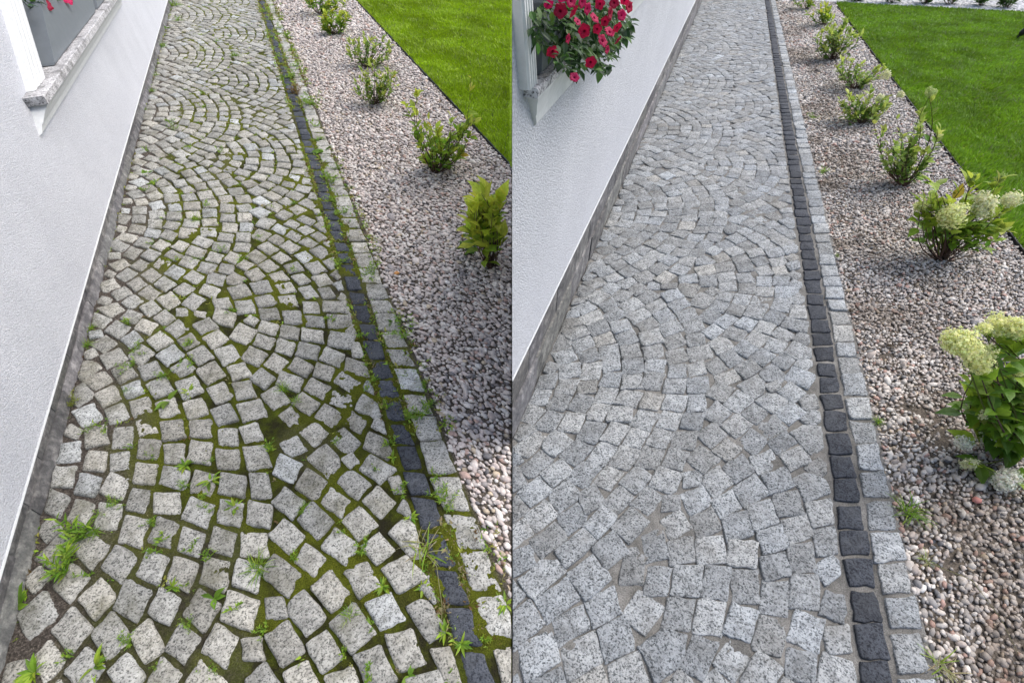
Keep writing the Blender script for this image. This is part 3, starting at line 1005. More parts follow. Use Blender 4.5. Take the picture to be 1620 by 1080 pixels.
GREEN, LIME, DEEP, YEL, DRY = (.15, .28, .025), (.27, .40, .035), (.075, .16, .025), (.46, .53, .06), (.32, .30, .15)
def bend(a, b_, rnd, k=.12, n=5):
    a = np.asarray(a, float); b_ = np.asarray(b_, float)
    o = rdir(rnd) * np.linalg.norm(b_ - a) * k
    return [a + (b_ - a) * t_ + o * math.sin(math.pi * t_) for t_ in np.linspace(0, 1, n)]

# ------------------------------------------------------------------ weeds in the mossy path
def weed(side, x, y, kind, wpx, label, group=None, seed=None, tone=None):
    rnd = random.Random(seed if seed is not None else int(x * 131 + y * 17))
    z0 = -.006
    b_ = G(x, y, z0)
    R = wpx * pxm(b_) / 2 * (1.28 if group else 1.1)
    mb = MB()
    def tr(c): return jit(tone or c, rnd, .22)
    if kind == 'rosette':
        for _ in range(rnd.randint(13, 20)):
            d = rdir(rnd, .15, .8); L_ = R * rnd.uniform(.7, 1.15)
            leaf(mb, b_ + rdir(rnd) * R * .06, d, perp(d, rnd), L_, L_ * rnd.uniform(.18, .3), .6, tr(LIME if rnd.random() < .55 else GREEN))
    elif kind == 'sprig':
        for _ in range(rnd.randint(3, 5)):
            d0 = rdir(rnd, .35, .95); tip = b_ + d0 * R * rnd.uniform(.6, 1.1)
            pts = bend(b_ + rdir(rnd, -.1, .1) * R * .25, tip, rnd)
            tube(mb, pts, R * .02 + .0004, .0004, tr(GREEN), 3)
            for p_ in pts[1:]:
                for _ in range(3):
                    d = nrm(d0 + rdir(rnd, -.3, .7) * 1.1); L_ = R * rnd.uniform(.25, .48)
                    leaf(mb, p_, d, perp(d, rnd), L_, L_ * rnd.uniform(.25, .4), .4, tr(LIME if rnd.random() < .5 else GREEN), 2)
    elif kind == 'feather':
        for _ in range(rnd.randint(7, 11)):
            d0 = rdir(rnd, .2, .9); o = b_ + np.array([rnd.uniform(-.33, .33), rnd.uniform(-.33, .33), 0]) * R
            pts = bend(o, o + d0 * R * rnd.uniform(.5, 1.0), rnd)
            for p_ in pts[1:]:
                for _ in range(6):
                    d = nrm(d0 + rdir(rnd, -.4, .6) * 1.2); L_ = R * rnd.uniform(.16, .32)
                    leaf(mb, p_, d, perp(d, rnd), L_, L_ * .2, .2, tr(GREEN if rnd.random() < .6 else LIME), 2)
    elif kind == 'grass' or kind == 'dry':
        for _ in range(55 if kind == 'grass' else 34):
            d = rdir(rnd, .3, .97) if kind == 'grass' else rdir(rnd, .05, .7)
            L_ = R * rnd.uniform(.6, 1.25)
            c = tr(LIME if rnd.random() < .35 else GREEN) if kind == 'grass' else tr(DRY if rnd.random() < .6 else LIME)
            leaf(mb, b_ + rdir(rnd, -.1, .1) * R * .2, d, perp(d, rnd), L_, max(.0016, L_ * .045), 1.0, c, 4, [1, .9, .7, .4])
        if kind == 'dry':
            e = [b_, b_ + np.array([.06, -.07, .05]), b_ + np.array([.085, -.17, .035]), b_ + np.array([.09, -.25, .012])]
            tube(mb, e, .0012, .0007, DRY, 4)
    elif kind == 'broad':
        for k in range(rnd.randint(4, 6)):
            d = rdir(rnd, .25, .6); L_ = R * rnd.uniform(.7, 1.2)
            leaf(mb, b_, d, perp(d, rnd), L_, L_ * .42, .5, tr(GREEN), 4)
    elif kind == 'fern':
        for _ in range(8):
            o = b_ + np.array([rnd.uniform(-.35, .35), rnd.uniform(-.75, .75), 0]) * R
            d0 = rdir(rnd, .3, .95); L0 = R * rnd.uniform(.45, .8)
            pts = bend(o, o + d0 * L0, rnd, .15, 7)
            tube(mb, pts, .0012, .0005, tr(GREEN), 3)
            for i, p_ in enumerate(pts[1:]):
                for _ in range(4):
                    d = nrm(d0 * .6 + rdir(rnd, -.2, .6)); L_ = R * rnd.uniform(.22, .4)
                    leaf(mb, p_, d, perp(d, rnd), L_, L_ * .2, .3, tr(GREEN if rnd.random() < .6 else LIME), 3)
    v = np.array(mb.v); v[:, 0] = np.minimum(v[:, 0], -.002) if side == 'L' else np.maximum(v[:, 0], .002)
    name = {'grass': 'grass_tuft', 'dry': 'grass_tuft'}.get(kind, 'weed')
    o = mesh_obj(name, v, mb.f, 'leaf', None, np.array(mb.t), False, b_)
    return tag(o, label, 'grass tuft' if 'grass' in name else 'weed', group)
BIG = [
    (116, 880, 'fern', 92, 'tall feathery green weed on cobbles by the slate plinth'),
    (27, 962, 'broad', 62, 'broad-leaved seedling against the slate plinth at bottom left'),
    (57, 1062, 'rosette', 54, 'dark leafy weed in the bottom left corner of mossy path'),
    (150, 1054, 'rosette', 52, 'bright green leaf rosette at the bottom edge of mossy path'),
    (408, 899, 'grass', 58, 'spiky round grass tuft in the middle of the mossy path'),
    (668, 868, 'dry', 84, 'straw-coloured grass tuft trailing over the dark edging stones'),
    (607, 927, 'rosette', 36, 'leafy weed rosette in a joint left of the dry grass tuft'),
    (338, 946, 'broad', 40, 'pointed-leaf weed growing below the spiky grass tuft, to its left'),
    (333, 761, 'rosette', 38, 'bright green clump beside a straight long joint of mossy path'),
    (266, 634, 'broad', 42, 'dark broad-leaved weed among diamond-set cobbles'),
    (206, 583, 'feather', 32, 'feathery pale weed near the two bluish white cobbles'),
    (204, 517, 'sprig', 26, 'upright leafy sprig beside the two bluish white cobbles'),
    (705, 790, 'feather', 50, 'dark green weed clump at the gravel edge above the dry tuft'),
    (674, 655, 'feather', 60, 'spreading weed over the pale edging stones by the gravel'),
    (642, 530, 'feather', 56, 'feathery weed on the pale edging stones, nearest the orange pebble'),
    (586, 436, 'feather', 38, 'weed clump on the pale edging stones left of the orange pebble'),
    (492, 166, 'feather', 44, 'rounded bushy weed on the far pale edging stones'),
    (466, 148, 'feather', 36, 'reddish weed clump beside the far dark edging stones'),
    (513, 240, 'broad', 34, 'broad leaning weed by the dark edging stones'),
    (372, 90, 'grass', 24, 'small dark grass tuft alone on the far mossy path'),
    (321, 82, 'grass', 20, 'yellowish upright grass tuft on the far mossy path'),
    (800, 955, 'rosette', 34, 'green weed at the gravel edge beside the lowest pale edging stone'),
    (704, 999, 'rosette', 34, 'leafy weed left of the lowest dark edging stones'),
    (767, 1012, 'sprig', 26, 'leafy sprig between dark and pale edging stones near the bottom'),
    (119, 636, 'feather', 30, 'yellow-green weed pad at the foot of the slate plinth'),
]
for x, y, k, w_, lb in BIG:
    weed('L', x, y, k, w_, lb, None, None, (.16, .10, .03) if 'reddish' in lb else ((.26, .30, .05) if 'yellow' in lb else None))
SMALL = [(140, 546, 'grass', 22), (258, 596, 'feather', 24), (303, 546, 'sprig', 20), (308, 573, 'sprig', 20), (289, 576, 'sprig', 18), (300, 621, 'rosette', 24), (203, 618, 'grass', 18),
    (167, 678, 'sprig', 28), (137, 681, 'feather', 16), (210, 709, 'sprig', 18), (293, 737, 'rosette', 28), (292, 768, 'grass', 22), (331, 782, 'sprig', 22), (333, 731, 'feather', 16),
    (183, 796, 'feather', 26), (158, 814, 'feather', 24), (372, 803, 'rosette', 30), (325, 806, 'feather', 22), (242, 720, 'feather', 20), (142, 906, 'sprig', 26), (150, 843, 'grass', 26),
    (239, 829, 'feather', 24), (264, 851, 'sprig', 28), (247, 875, 'sprig', 24), (274, 928, 'rosette', 24), (303, 867, 'sprig', 22), (328, 888, 'sprig', 28), (294, 925, 'sprig', 18),
    (300, 989, 'feather', 26), (375, 962, 'sprig', 26), (200, 1014, 'feather', 28), (114, 1037, 'sprig', 24), (333, 1060, 'feather', 24), (247, 1055, 'feather', 16), (483, 806, 'grass', 24),
    (542, 846, 'sprig', 18), (580, 866, 'sprig', 28), (650, 818, 'rosette', 24), (669, 930, 'rosette', 24), (553, 973, 'grass', 30), (701, 937, 'broad', 20), (730, 1018, 'rosette', 30),
    (578, 1068, 'sprig', 30), (647, 1068, 'broad', 24), (417, 998, 'sprig', 24), (714, 1072, 'sprig', 22), (543, 1033, 'sprig', 18), (583, 1000, 'sprig', 16), (462, 885, 'sprig', 20),
    (449, 617, 'grass', 26), (469, 635, 'grass', 22), (424, 712, 'sprig', 26), (594, 603, 'sprig', 16), (587, 614, 'sprig', 18), (611, 646, 'sprig', 22), (619, 704, 'sprig', 28), (622, 724, 'rosette', 20),
    (636, 776, 'sprig', 24), (690, 757, 'sprig', 26), (658, 590, 'grass', 14), (672, 614, 'feather', 24), (636, 595, 'sprig', 14), (592, 746, 'sprig', 18), (533, 698, 'grass', 16),
    (543, 338, 'feather', 34), (531, 316, 'feather', 24), (522, 290, 'feather', 28), (519, 363, 'sprig', 24), (536, 426, 'sprig', 24), (572, 532, 'sprig', 26), (622, 510, 'rosette', 20),
    (464, 322, 'grass', 14), (411, 375, 'grass', 14), (464, 429, 'sprig', 14), (525, 505, 'sprig', 20), (542, 414, 'feather', 22), (467, 123, 'feather', 26), (453, 60, 'feather', 20),
    (442, 46, 'feather', 16), (533, 268, 'feather', 24), (521, 280, 'feather', 20), (497, 202, 'sprig', 20), (503, 222, 'feather', 18), (469, 106, 'feather', 18), (345, 66, 'grass', 12), (265, 46, 'broad', 16),
    (258, 74, 'grass', 20), (276, 10, 'grass', 24), (284, 34, 'grass', 18), (230, 277, 'broad', 22), (246, 290, 'rosette', 20), (231, 303, 'sprig', 16), (233, 240, 'sprig', 14), (275, 206, 'sprig', 16), (271, 193, 'sprig', 14),
    (310, 349, 'grass', 22), (328, 327, 'sprig', 16), (275, 413, 'sprig', 16), (386, 413, 'sprig', 16), (242, 385, 'sprig', 12), (368, 494, 'sprig', 18), (397, 501, 'sprig', 16),
    (217, 555, 'feather', 26), (308, 413, 'feather', 14), (350, 396, 'feather', 18), (144, 520, 'grass', 18), (430, 330, 'sprig', 12), (318, 150, 'sprig', 12), (350, 240, 'sprig', 14), (300, 235, 'sprig', 14),
    (352, 162, 'grass', 12), (322, 172, 'sprig', 14), (365, 60, 'feather', 10), (240, 145, 'grass', 14), (248, 120, 'grass', 12), (225, 175, 'grass', 14), (419, 20, 'feather', 12), (430, 60, 'feather', 12), (437, 90, 'feather', 12), (450, 122, 'feather', 12)]
LOOK = {'grass': 'small grassy tuft', 'sprig': 'small leafy sprig', 'feather': 'small feathery weed', 'rosette': 'small leaf rosette', 'broad': 'small broad-leaved seedling'}
ORD = ['first', 'second', 'third', 'fourth', 'fifth', 'sixth', 'seventh', 'eighth', 'ninth', 'tenth', 'eleventh', 'twelfth', 'thirteenth', 'fourteenth', 'fifteenth', 'sixteenth', 'seventeenth', 'eighteenth', 'nineteenth', 'twentieth']
sets = {}
for x, y, k, w_ in SMALL:
    p_, q_ = inv('L', x, y)
    row = 'in the foreground' if y > 840 else ('in the near half' if y > 540 else ('in the far half' if y > 240 else 'at the far end'))
    if p_ > 1.2: lb, gr = LOOK[k] + ' along the edging strip ' + row, 'small weeds along the edging strip'
    elif p_ < .35: lb, gr = LOOK[k] + ' next to the left plinth ' + row, 'small weeds beside the plinth'
    else: lb, gr = LOOK[k] + ' between mossy cobbles ' + row, 'small weeds in the cobble joints'
    sets.setdefault((lb, gr), []).append((x, y, k, w_))
for (lb, gr), lst in sets.items():
    lst.sort()
    for i, (x, y, k, w_) in enumerate(lst):
        weed('L', x, y, k, w_, lb if len(lst) == 1 else lb + ', ' + (ORD[i] + ' from left' if len(lst) > 2 else ('left one' if i == 0 else 'right one')), gr)
# seedlings too small to tell apart, all through the joints
def ground_cover():
    rnd = random.Random(77)
    cent = np.array(STONES)[:, :2]
    mb = MB()
    n = 0
    while n < 3600:
        u = rnd.random()
        q = 1.75 + 8.6 * rnd.random() ** 1.05
        if u < .15: p = rnd.gauss(1.222, .012)
        elif u < .32: p = rnd.gauss(1.314, .014)
        elif u < .44: p = rnd.gauss(1.43, .024)
        elif u < .48: p = rnd.gauss(.012, .012)
        else:
            p = rnd.uniform(.2, 1.22)
            if np.min(np.hypot(cent[:, 0] - p, cent[:, 1] - q)) < .052: continue
        if noise2(p / .3 if u > .48 else .5, q / .33, 88) < .36: continue
        X, Y = LW('L', p, q)
        if X > -.01: continue
        n += 1
        b_ = np.array([float(X), float(Y), -.006])
        R = rnd.uniform(.008, .022) * (.55 + .15 * q) * (1.2 if u < .44 else 1)
        c0 = rnd.choice([GREEN, LIME, LIME, (.20, .25, .03), (.34, .36, .06), (.16, .10, .035)] if rnd.random() < .8 else [(.28, .24, .12)])
        for _ in range(rnd.randint(4, 8)):
            d = rdir(rnd, .1, .9); L_ = R * rnd.uniform(.5, 1.2)
            leaf(mb, b_ + rdir(rnd, -.1, .1) * R * .4, d, perp(d, rnd), L_, L_ * rnd.choice([.12, .3, .42]), .5, jit(c0, rnd, .25), 2)
    o = mb.build('ground_cover', 'leaf', None, False)
    tag(o, 'tiny seedlings and creeping weeds scattered through the mossy joints', 'ground cover', None, 'stuff')
ground_cover()
for x, y, w_, lb in [(1343, 492, 18, 'brown dry plant clump on gravel beside the clean path edging'), (1404, 547, 24, 'dark brown plant clump on gravel left of the big cream panicles'),
                     (1307, 292, 12, 'small brown clump on gravel left of the twiggy right shrub'), (1362, 374, 20, 'flat brown clump on gravel left of the four-panicle hydrangea'),
                     (1440, 640, 16, 'little dark brown clump between edging and large hydrangea')]:
    weed('R', x, y, 'feather', w_, lb, None, None, (.075, .05, .022))
# right garden: few tufts by the edging
for x, y, k, w_, lb in [(1436, 812, 'grass', 64, 'thick green grass tuft on gravel beside the clean path edging'),
                        (1388, 668, 'grass', 24, 'small green grass tuft beside the dark edging, above the thick tuft'),
                        (1466, 888, 'dry', 34, 'thin grass seedlings on gravel below the thick grass tuft'),
                        (1490, 1058, 'dry', 70, 'straggly grass tuft with dry stem at the bottom gravel edge'),
                        (1283, 188, 'feather', 22, 'low green weed on gravel by the far clean path edging'),
                        (1300, 274, 'feather', 24, 'flat olive weed patch on gravel by the clean path edging'),
                        (1322, 405, 'feather', 12, 'tiny weed at the pale edging stones of the clean path')]:
    weed('R', x, y, k, w_, lb)

# ------------------------------------------------------------------ shrubs
def shrub(side, name, label, cat, base, blobs, nst, lps, leaf_px, cols, blooms=(), separate=False, group=None, seed=1, extra=()):
    """blobs: (cx, cy, rx, ry) in photo pixels, filled in depth as far as they are wide"""
    rnd = random.Random(seed)
    b_ = G(*base, -.02)
    root = empty(name, b_)
    tag(root, label, cat, group)
    Yb = b_[1]; k = pxm(b_)
    lim = -.004 if side == 'L' else .004
    stems = MB(); leaves = MB(); loose = []
    tips = []
    for (cx, cy, rx, ry) in blobs:
        for _ in range(nst):
            a = rnd.uniform(0, 6.283); r = math.sqrt(rnd.random())
            tx, ty = cx + rx * r * math.cos(a), cy + ry * r * math.sin(a) * .9 - ry * .1
            dep = rnd.uniform(-1, 1) * rx * k * .85 * math.sqrt(max(0, 1 - r * r * .8))
            tips.append(at_depth(tx, ty, Yb + dep))
    for (tx, ty) in extra:
        tips.append(at_depth(tx, ty, Yb))
    if separate:
        for (cx, cy, rx, ry, c, dy) in blooms:
            if dy is None: tips.append(G(cx + 14, cy + 2, .045)); continue
            tips.append(at_depth(cx, cy + ry * .6, Yb + dy * k)); tips.append(at_depth(cx + rnd.uniform(-8, 8), cy + ry * 1.3, Yb + dy * k))
    for t_ in tips:
        if (side == 'L' and t_[0] > lim) or (side == 'R' and t_[0] < lim): continue
        t_[2] = max(t_[2], .03)
        L_ = np.linalg.norm(t_ - b_)
        pts = bend(b_ + rdir(rnd, -.05, .05) * .02, t_, rnd, .13, 7)
        tube(stems, pts, .0028 + .002 * L_, .0011, jit((1, 1, 1), rnd, .3), 5)
        for j in range(lps):
            f_ = rnd.random() ** .6
            i = min(5, int((.3 + .7 * f_) * 6)); p_ = pts[i] + (pts[i + 1] - pts[i]) * rnd.random()
            out = nrm(p_ - (b_ + np.array([0, 0, .5 * (p_[2] - b_[2])])))
            d = nrm(out * .7 + rdir(rnd, -.35, .9)); ll = leaf_px * k * rnd.uniform(.6, 1.25)
            if f_ > .82: d = nrm(d + np.array([0, 0, .5]))
            c = cols[0] if f_ < .45 else (cols[1] if f_ < .8 else cols[2])
            c = jit(c, rnd, .2)
            if rnd.random() < .006: c = (.50, .38, .05)
            tip_x = p_[0] + d[0] * ll
            if (side == 'L' and max(tip_x, p_[0]) > lim - .008) or (side == 'R' and min(tip_x, p_[0]) < lim): continue
            if separate:
                m_ = MB(); leaf(m_, p_, d, perp(d, rnd), ll, ll * rnd.uniform(.42, .58), .5, c, 4); loose.append((m_, p_))
            else:
                leaf(leaves, p_, d, perp(d, rnd), ll, ll * rnd.uniform(.4, .6), .4, c, 3 if leaf_px > 9 else 2)
    def loc(mb, nm, mt, o_, smooth=False):
        v = np.array(mb.v) - o_
        o = mesh_obj(nm, v, mb.f, mt, root, np.array(mb.t), smooth)
        o.location = Vector(o_) - Vector(b_)
        return o
    loc(stems, 'stems', 'bark', b_, True)
    if leaves.v:
        o = loc(leaves, 'foliage', 'leaf', b_); o['kind'] = 'stuff'
    for m_, p_ in loose: loc(m_, 'leaf', 'leaf', p_)
    for (cx, cy, rx, ry, c, dy) in blooms:
        mb = MB()
        ctr = at_depth(cx, cy, Yb + dy * k) if dy is not None else G(cx, cy, .05)
        kk = pxm(ctr)
        pts = bend(b_, ctr, rnd, .1, 6); tube(mb, pts, .004, .0015, (.13, .16, .03), 5)
        lobes = [(rdir(rnd) * np.array([rx, rx * .8, ry]) * kk * rnd.uniform(.2, .62)) for _ in range(11)]
        n = int(120 + rx * ry * 2.4)
        fs = max(2.6, min(4.6, rx * .17)) * kk
        for _ in range(n):
            d = rdir(rnd)
            rr = rnd.uniform(.3, 1.0) ** .7 * .62
            lb_ = lobes[rnd.randrange(len(lobes))]
            p_ = ctr + lb_ + rr * (d[0] * rx * kk * V_R + d[1] * rx * kk * .9 * np.array([0, 1, 0]) + d[2] * ry * kk * np.array([0, 0, 1.15]))
            if side == 'R' and p_[0] < lim: continue
            nn = nrm(d + .6 * rdir(rnd)); u = nrm(np.cross(nn, rdir(rnd))); v_ = np.cross(nn, u)
            s_ = fs * rnd.uniform(.7, 1.25)
            cc = jit(c, rnd, .16)
            V = [p_ + nn * s_ * .05]
            for q in range(8):
                a = q * math.pi / 4; r_ = s_ * (.62 if q % 2 == 0 else .26)
                V.append(p_ + (u * math.cos(a) + v_ * math.sin(a)) * r_)
            mb.add(V, [(0, q + 1, (q + 1) % 8 + 1) for q in range(8)], cc)
        loc(mb, 'bloom', 'petal', ctr)
    return root
C_MID = [DEEP, GREEN, LIME]; C_YEL = [GREEN, LIME, YEL]; C_PALE = [(.13, .23, .035), (.25, .36, .06), (.42, .50, .10)]
PANI, CREAM, WHITE = (.82, .84, .40), (.82, .82, .52), (.86, .86, .74)
shrub('L', 'shrub', 'farthest leafy shrub on the left gravel, cut by the top edge', 'shrub', (506, 24), [(516, -4, 42, 26)], 26, 15, 9, [GREEN, LIME, YEL], seed=1)
shrub('L', 'shrub', 'round leafy shrub on left gravel, second from the far end', 'shrub', (527, 56), [(528, 32, 24, 24)], 26, 15, 9, [GREEN, LIME, YEL], seed=2)
shrub('L', 'shrub', 'sparse spreading shrub in the middle of the left row', 'shrub', (578, 107), [(584, 80, 40, 28)], 26, 14, 9, C_PALE, seed=3)
shrub('L', 'shrub', 'airy light green shrub on left gravel, next behind the tall twiggy one', 'shrub', (594, 166), [(597, 132, 42, 34)], 32, 14, 9, C_PALE, seed=4)
shrub('L', 'shrub', 'tall twiggy shrub with long bare shoot reaching over the left lawn', 'shrub', (688, 274), [(694, 205, 62, 52), (690, 235, 44, 34)], 17, 13, 13, [GREEN, LIME, YEL], seed=5, extra=((745, 124), (640, 165), (750, 190), (660, 150)))
shrub('L', 'shrub', 'yellow-green large-leaved shrub on left gravel beside the photo divide', 'shrub', (778, 424), [(770, 358, 36, 44), (766, 322, 28, 24)], 15, 9, 27, [LIME, (.50, .58, .06), (.66, .72, .09)], separate=True, seed=6)
shrub('L', 'shrub', 'tiny dark shoot at the foot of the yellow-green shrub', 'shrub', (741, 406), [(740, 385, 16, 26)], 7, 7, 11, [DEEP, DEEP, GREEN], seed=7)
shrub('R', 'shrub', 'farthest yellowish shrub of the right row, at the top edge', 'shrub', (1276, 16), [(1274, -8, 26, 18)], 14, 13, 8, C_YEL, seed=8)
shrub('R', 'shrub', 'round yellow-green shrub of the right row, second from the top', 'shrub', (1303, 42), [(1303, 22, 28, 20)], 18, 13, 8, C_YEL, seed=9)
shrub('R', 'shrub', 'dense olive shrub on right gravel, third from the top', 'shrub', (1316, 96), [(1324, 62, 40, 36)], 36, 15, 9, C_PALE, seed=10)
shrub('R', 'shrub', 'twiggy shrub with one pale bloom leaning to the right lawn', 'shrub', (1350, 142), [(1358, 112, 44, 28)], 26, 14, 9, C_PALE, blooms=((1401, 118, 9, 7, CREAM, 0),), seed=11)
shrub('R', 'shrub', 'small bushy shrub with pale tips, behind the tall twiggy one on right gravel', 'shrub', (1363, 196), [(1366, 164, 42, 34)], 30, 14, 10, C_PALE, blooms=((1393, 155, 8, 7, CREAM, 0), (1426, 150, 7, 6, CREAM, 6)), seed=12)
shrub('R', 'shrub', 'tall twiggy shrub with long shoot and pale flower, middle of right row', 'shrub', (1428, 294), [(1434, 222, 60, 50), (1428, 252, 36, 30)], 18, 13, 12, C_PALE, blooms=((1473, 147, 10, 8, (.5, .58, .22), 0),), seed=13, extra=((1470, 152), (1380, 180), (1488, 205)))
shrub('R', 'hydrangea', 'hydrangea with four pale yellow panicles beside the right lawn', 'hydrangea', (1490, 412),
      [(1505, 345, 48, 34), (1560, 355, 42, 30), (1462, 312, 22, 24)], 11, 8, 21, [GREEN, LIME, (.38, .47, .06)],
      blooms=((1507, 338, 24, 22, PANI, -30), (1553, 325, 23, 19, CREAM, -14), (1598, 314, 19, 15, CREAM, -4), (1456, 325, 11, 12, PANI, 0), (1537, 283, 8, 9, (.4, .5, .12), 6), (1583, 282, 8, 10, (.4, .5, .14), 12)), separate=True, seed=14,
      extra=((1462, 282), (1537, 282), (1583, 282)))
shrub('R', 'hydrangea', 'large hydrangea with big cream panicles at the right edge', 'hydrangea', (1616, 712),
      [(1588, 610, 40, 48), (1610, 690, 42, 34), (1555, 640, 20, 28)], 12, 9, 34, [(.09, .19, .022), (.15, .28, .025), LIME],
      blooms=((1522, 540, 32, 27, PANI, -12), (1546, 566, 28, 24, PANI, -14), (1594, 517, 30, 22, PANI, 4), (1555, 518, 14, 10, PANI, 0), (1606, 632, 17, 18, (.45, .55, .14), -12), (1568, 697, 21, 14, WHITE, None), (1527, 702, 17, 15, WHITE, None),
              (1534, 734, 14, 12, CREAM, None), (1592, 756, 25, 18, WHITE, None), (1557, 655, 9, 10, CREAM, -22), (1614, 590, 14, 14, PANI, -10), (1616, 690, 12, 12, PANI, -22)), separate=True, seed=15)
for i, (x, y, r) in enumerate([(1357, 5, 20), (1410, 7, 17), (1463, 9, 19), (1504, 10, 18), (1553, 12, 17), (1592, 15, 16)]):
    shrub('R', 'shrub', ['leftmost', 'second from left', 'third from left', 'fourth from left', 'second from right', 'rightmost'][i] + ' of the dark shrubs behind the right lawn at the top edge', 'shrub', (x, y), [(x + 3, y - 20, r, 17)], 20, 12, 8, [DEEP, (.06, .13, .03), (.09, .17, .035)], group='shrubs beyond the right lawn', seed=40 + i)

# ------------------------------------------------------------------ window planters and petunias
def box_planter(W, zs, u0, u1, n0, n1, zh, ln, label):
    root = empty('planter', W.pt(u0, zs, n1))
    tag(root, label, 'planter')
    L0 = Vector(W.pt(u0, zs, n1))
    mb = MB()
    def ring(z, g, un=0):
        s_ = ln * (z - zs)
        return [W.pt(u0 + s_ + g, z, n0 + g), W.pt(u0 + s_ + g, z, n1 - g), W.pt(u1 + s_ - g, z, n1 - g), W.pt(u1 + s_ - g, z, n0 + g)]
    R = [ring(zs + .002, .006), ring(zs + .012, .0), ring(zs + zh - .03, -.006), ring(zs + zh - .03, -.012), ring(zs + zh, -.012), ring(zs + zh, 0), ring(zs + zh - .04, .004)]
    V = [p for r in R for p in r]; F = [(3, 2, 1, 0)]
    for i in range(len(R) - 1):
        for k in range(4):
            l = (k + 1) % 4
            F.append((4 * i + k, 4 * i + l, 4 * i + 4 + l, 4 * i + 4 + k))
    mb.add(V, F)
    o = mb.build('box', 'planter_grey', None, False, L0)
    if W.side == 'R': bisect_x(o, 'R')
    o.parent = root; o.location = (0, 0, 0)
    mb = MB(); q = R[-1]; mb.add(q, [(0, 1, 2, 3)])
    o = mb.build('potting_soil', 'soil', None, False, L0)
    if W.side == 'R': bisect_x(o, 'R')
    o.parent = root; o.location = (0, 0, 0)
    return root
n1 = .055
ua, _ = WL.hit(90, 108, n1); ub, _ = WL.hit(152, 20, n1)
za = ZSL
ut, zt_ = WL.hit(73.6, 30, n1)
lnL = (ut - ua) / (zt_ - za) * .8
box_planter(WL, ZSL + .001, ua, ub, -.14, n1, .30, lnL, 'grey-blue plastic planter box nearest on the left window sill')
uc, _ = WL.hit(160, 13, n1)
box_planter(WL, ZSL + .001, ub + .12, ub + .9, -.14, n1, .30, lnL, 'second grey planter box farther along the left window sill')
box_planter(WR, ZSR + .001, .075, .9, -.14, .028, .16, -.1, 'dark grey planter box under the petunias on the right sill')

def petunia(side, label, base, leaf_blobs, flowers, W, nleaf, leaf_px, seed, base_n):
    rnd = random.Random(seed)
    b_ = base
    root = empty('petunia', b_); tag(root, label, 'petunia')
    lim = .004
    def loc(mb, nm, mt, o_):
        v = np.array(mb.v) - o_
        if side == 'R': v[:, 0] = np.maximum(v[:, 0], .002 - o_[0])
        o = mesh_obj(nm, v, mb.f, mt, root, np.array(mb.t), False); o.location = Vector(o_) - Vector(b_); return o
    st = MB()
    for (cx, cy, rx, ry, n_off) in leaf_blobs:
        for _ in range(4):
            r = ray(cx + rnd.uniform(-rx, rx) * .7, cy + rnd.uniform(-ry, ry) * .8)
            e = CAMP + r * (((W.a + W.n * n_off - CAMP) @ W.n) / (r @ W.n))
            tube(st, bend(b_, e, rnd, .22, 6), .0022, .001, (.09, .15, .03), 4)
        for _ in range(int(nleaf * rx * ry / 900)):
            a = rnd.uniform(0, 6.283); rr = math.sqrt(rnd.random())
            r = ray(cx + rx * rr * math.cos(a), cy + ry * rr * math.sin(a))
            nn = n_off + rnd.uniform(-.06, .02) * (1 - rr * .5)
            p_ = CAMP + r * (((W.a + W.n * nn - CAMP) @ W.n) / (r @ W.n))
            if side == 'R' and p_[0] < .01: continue
            ll = leaf_px * pxm(p_) * rnd.uniform(.6, 1.25)
            d = nrm(W.n * .5 + rdir(rnd, -.8, .6)); m_ = MB()
            leaf(m_, p_, d, perp(d, rnd), ll, ll * rnd.uniform(.4, .55), .5, jit(rnd.choice([(.025, .06, .02), (.04, .095, .024), (.07, .15, .03)]), rnd, .25), 3)
            loc(m_, 'leaf', 'leaf', p_)
    for (x, y, rpx, n_off) in flowers:
        r = ray(x, y)
        p_ = CAMP + r * (((W.a + W.n * n_off - CAMP) @ W.n) / (r @ W.n))
        s_ = rpx * pxm(p_) * .9
        nn = nrm(-nrm(r) * .75 + W.n * .5 + rdir(rnd) * .75)
        u = nrm(np.cross(nn, rdir(rnd))); v_ = np.cross(nn, u)
        m_ = MB()
        c = jit(rnd.choice([(.48, .004, .05), (.55, .008, .095), (.36, .003, .04)]), rnd, .16); c2 = tuple(k * .28 for k in c)
        nP = 20
        ringv = []
        for (rad, h_) in ((.12, -.35), (.30, -.10), (.72, .02), (1.0, -.06)):
            row = []
            for q in range(nP):
                a = 2 * math.pi * q / nP
                lobe = 1 + (.10 * math.cos(5 * a) if rad > .6 else 0) + rnd.uniform(-.03, .03) * (rad > .9)
                row.append(p_ + (u * math.cos(a) + v_ * math.sin(a)) * s_ * rad * lobe + nn * s_ * (h_ + (.06 * math.cos(10 * a) + rnd.uniform(-.05, .05) if rad > .9 else 0)))
            ringv.append(row)
        V = [q for row in ringv for q in row] + [p_ - nn * s_ * .5]
        F = []
        for i in range(3):
            for q in range(nP):
                l = (q + 1) % nP
                F.append((i * nP + q, i * nP + l, (i + 1) * nP + l, (i + 1) * nP + q))
        F += [(q, 4 * nP, (q + 1) % nP) for q in range(nP)]
        o0 = len(m_.v)
        m_.add(V, F, c)
        for q in range(nP): m_.t[q] = c2
        m_.t[4 * nP] = c2
        tube(m_, [p_ - nn * s_ * .45, p_ - nn * s_ * 1.0 - np.array([0, 0, .004])], s_ * .14, s_ * .05, (.08, .14, .03), 5)
        loc(m_, 'flower', 'petal', p_)
    loc(st, 'stems', 'leaf', b_)
    return root
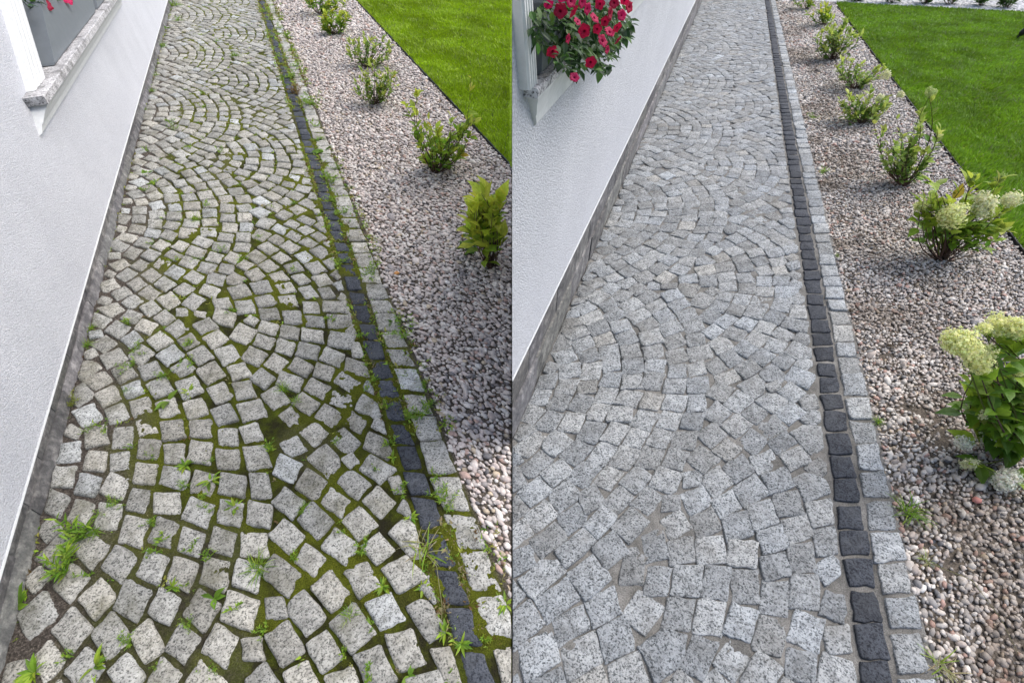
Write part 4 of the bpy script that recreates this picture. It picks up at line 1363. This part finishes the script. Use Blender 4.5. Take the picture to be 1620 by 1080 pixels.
FL = [(887, 17, 12), (908, 19, 11), (904, 1, 11), (922, 3, 10), (941, 28, 10), (966, 21, 11), (996, 11, 9), (984, 24, 9), (924, 49, 11), (954, 64, 11), (977, 44, 9), (978, 64, 8), (965, 50, 10), (875, 83, 12), (935, 99, 10), (909, 122, 9), (961, 79, 7), (949, 6, 9), (972, 4, 9), (890, -8, 11), (930, 14, 9), (914, 34, 8), (945, 46, 8), (988, 2, 8), (957, 34, 8), (868, 8, 9), (899, 62, 8)]
petunia('R', 'trailing petunia with many crimson flowers hanging from the right window sill', WR.pt(.35, ZSR + .12, 0.0),
        [(880, 40, 40, 44, .045), (930, 40, 42, 46, .07), (970, 38, 26, 36, .09), (905, 88, 34, 26, .075), (950, 90, 18, 24, .10)],
        [(x, y, r, .06 + .001 * (x - 870)) for x, y, r in FL], WR, 190, 19, 21, .05)
petunia('L', 'crimson petunia in the nearest planter box of the left sill', WL.pt(ua + .25, ZSL + .30, 0),
        [(60, 0, 22, 16, .03), (105, -8, 22, 14, .05)], [(73, 5, 12, .06), (104, -3, 11, .07)], WL, 70, 14, 22, .05)

# ------------------------------------------------------------------ small things
def pebble_thing(x, y, r, col, label, seed):
    rnd = np.random.default_rng(seed)
    v, f = base_mesh(32)
    b_ = G(x, y, 0)
    k = pxm(b_) * r
    V = v * (1 + rnd.normal(0, .08, (len(v), 1))) * np.array([k, k * .85, k * .6]) + np.array([0, 0, k * .3])
    o = mesh_obj('pebble', V + b_, [tuple(map(int, q)) for q in f], 'pebble', None, col, True, b_)
    tag(o, label, 'pebble')
pebble_thing(628, 433, 4.6, (.62, .30, .10), 'single orange pebble lying on the left gravel', 1)
pebble_thing(1544, 792, 7.5, (.50, .21, .17), 'largest red pebble lying on the right gravel', 2)
# garden spotlight on the right lawn
sb = G(1607, 64, -.01)
root = empty('garden_spotlight', sb)
tag(root, 'small black garden spotlight tilted up on the right lawn', 'spotlight')
kk = pxm(sb)
def sp(mb, nm, mt, smooth=True):
    o = mb.build(nm, mt, root, smooth, None)
    return o
mb = MB(); tube(mb, [np.array([0, 0, -.08]), np.array([0, 0, .05])], .006, .009, n=8); sp(mb, 'spike', 'black_plastic')
mb = MB()
hd = nrm((.45, -.15, .88)); h0 = np.array([0, 0, .05]); 
rings = [(0, .012), (.02, .03), (.05, .036), (.13, .038), (.14, .044), (.15, .044), (.15, .038), (.14, .036)]
a_ = nrm(np.cross(hd, (0, 1, .2))); b2 = np.cross(hd, a_)
V = []; F = []
for d_, r_ in rings:
    for k in range(16):
        t_ = 2 * math.pi * k / 16; V.append(h0 + hd * d_ + (a_ * math.cos(t_) + b2 * math.sin(t_)) * r_)
for i in range(len(rings) - 1):
    for k in range(16):
        l = (k + 1) % 16; F.append((16 * i + k, 16 * i + l, 16 * i + 16 + l, 16 * i + 16 + k))
F.append(tuple(range(15, -1, -1)))
mb.add(V, F); sp(mb, 'lamp_head', 'black_plastic')
mb = MB(); mb.add([h0 + hd * .141 + (a_ * math.cos(2 * math.pi * k / 16) + b2 * math.sin(2 * math.pi * k / 16)) * .0355 for k in range(16)], [tuple(range(16))]); sp(mb, 'lens', 'lamp_glass', False)
mb = MB(); tube(mb, [np.array([-.02, 0, .045]), np.array([.02, 0, .045])], .008, .008, n=8); sp(mb, 'bracket', 'black_plastic')
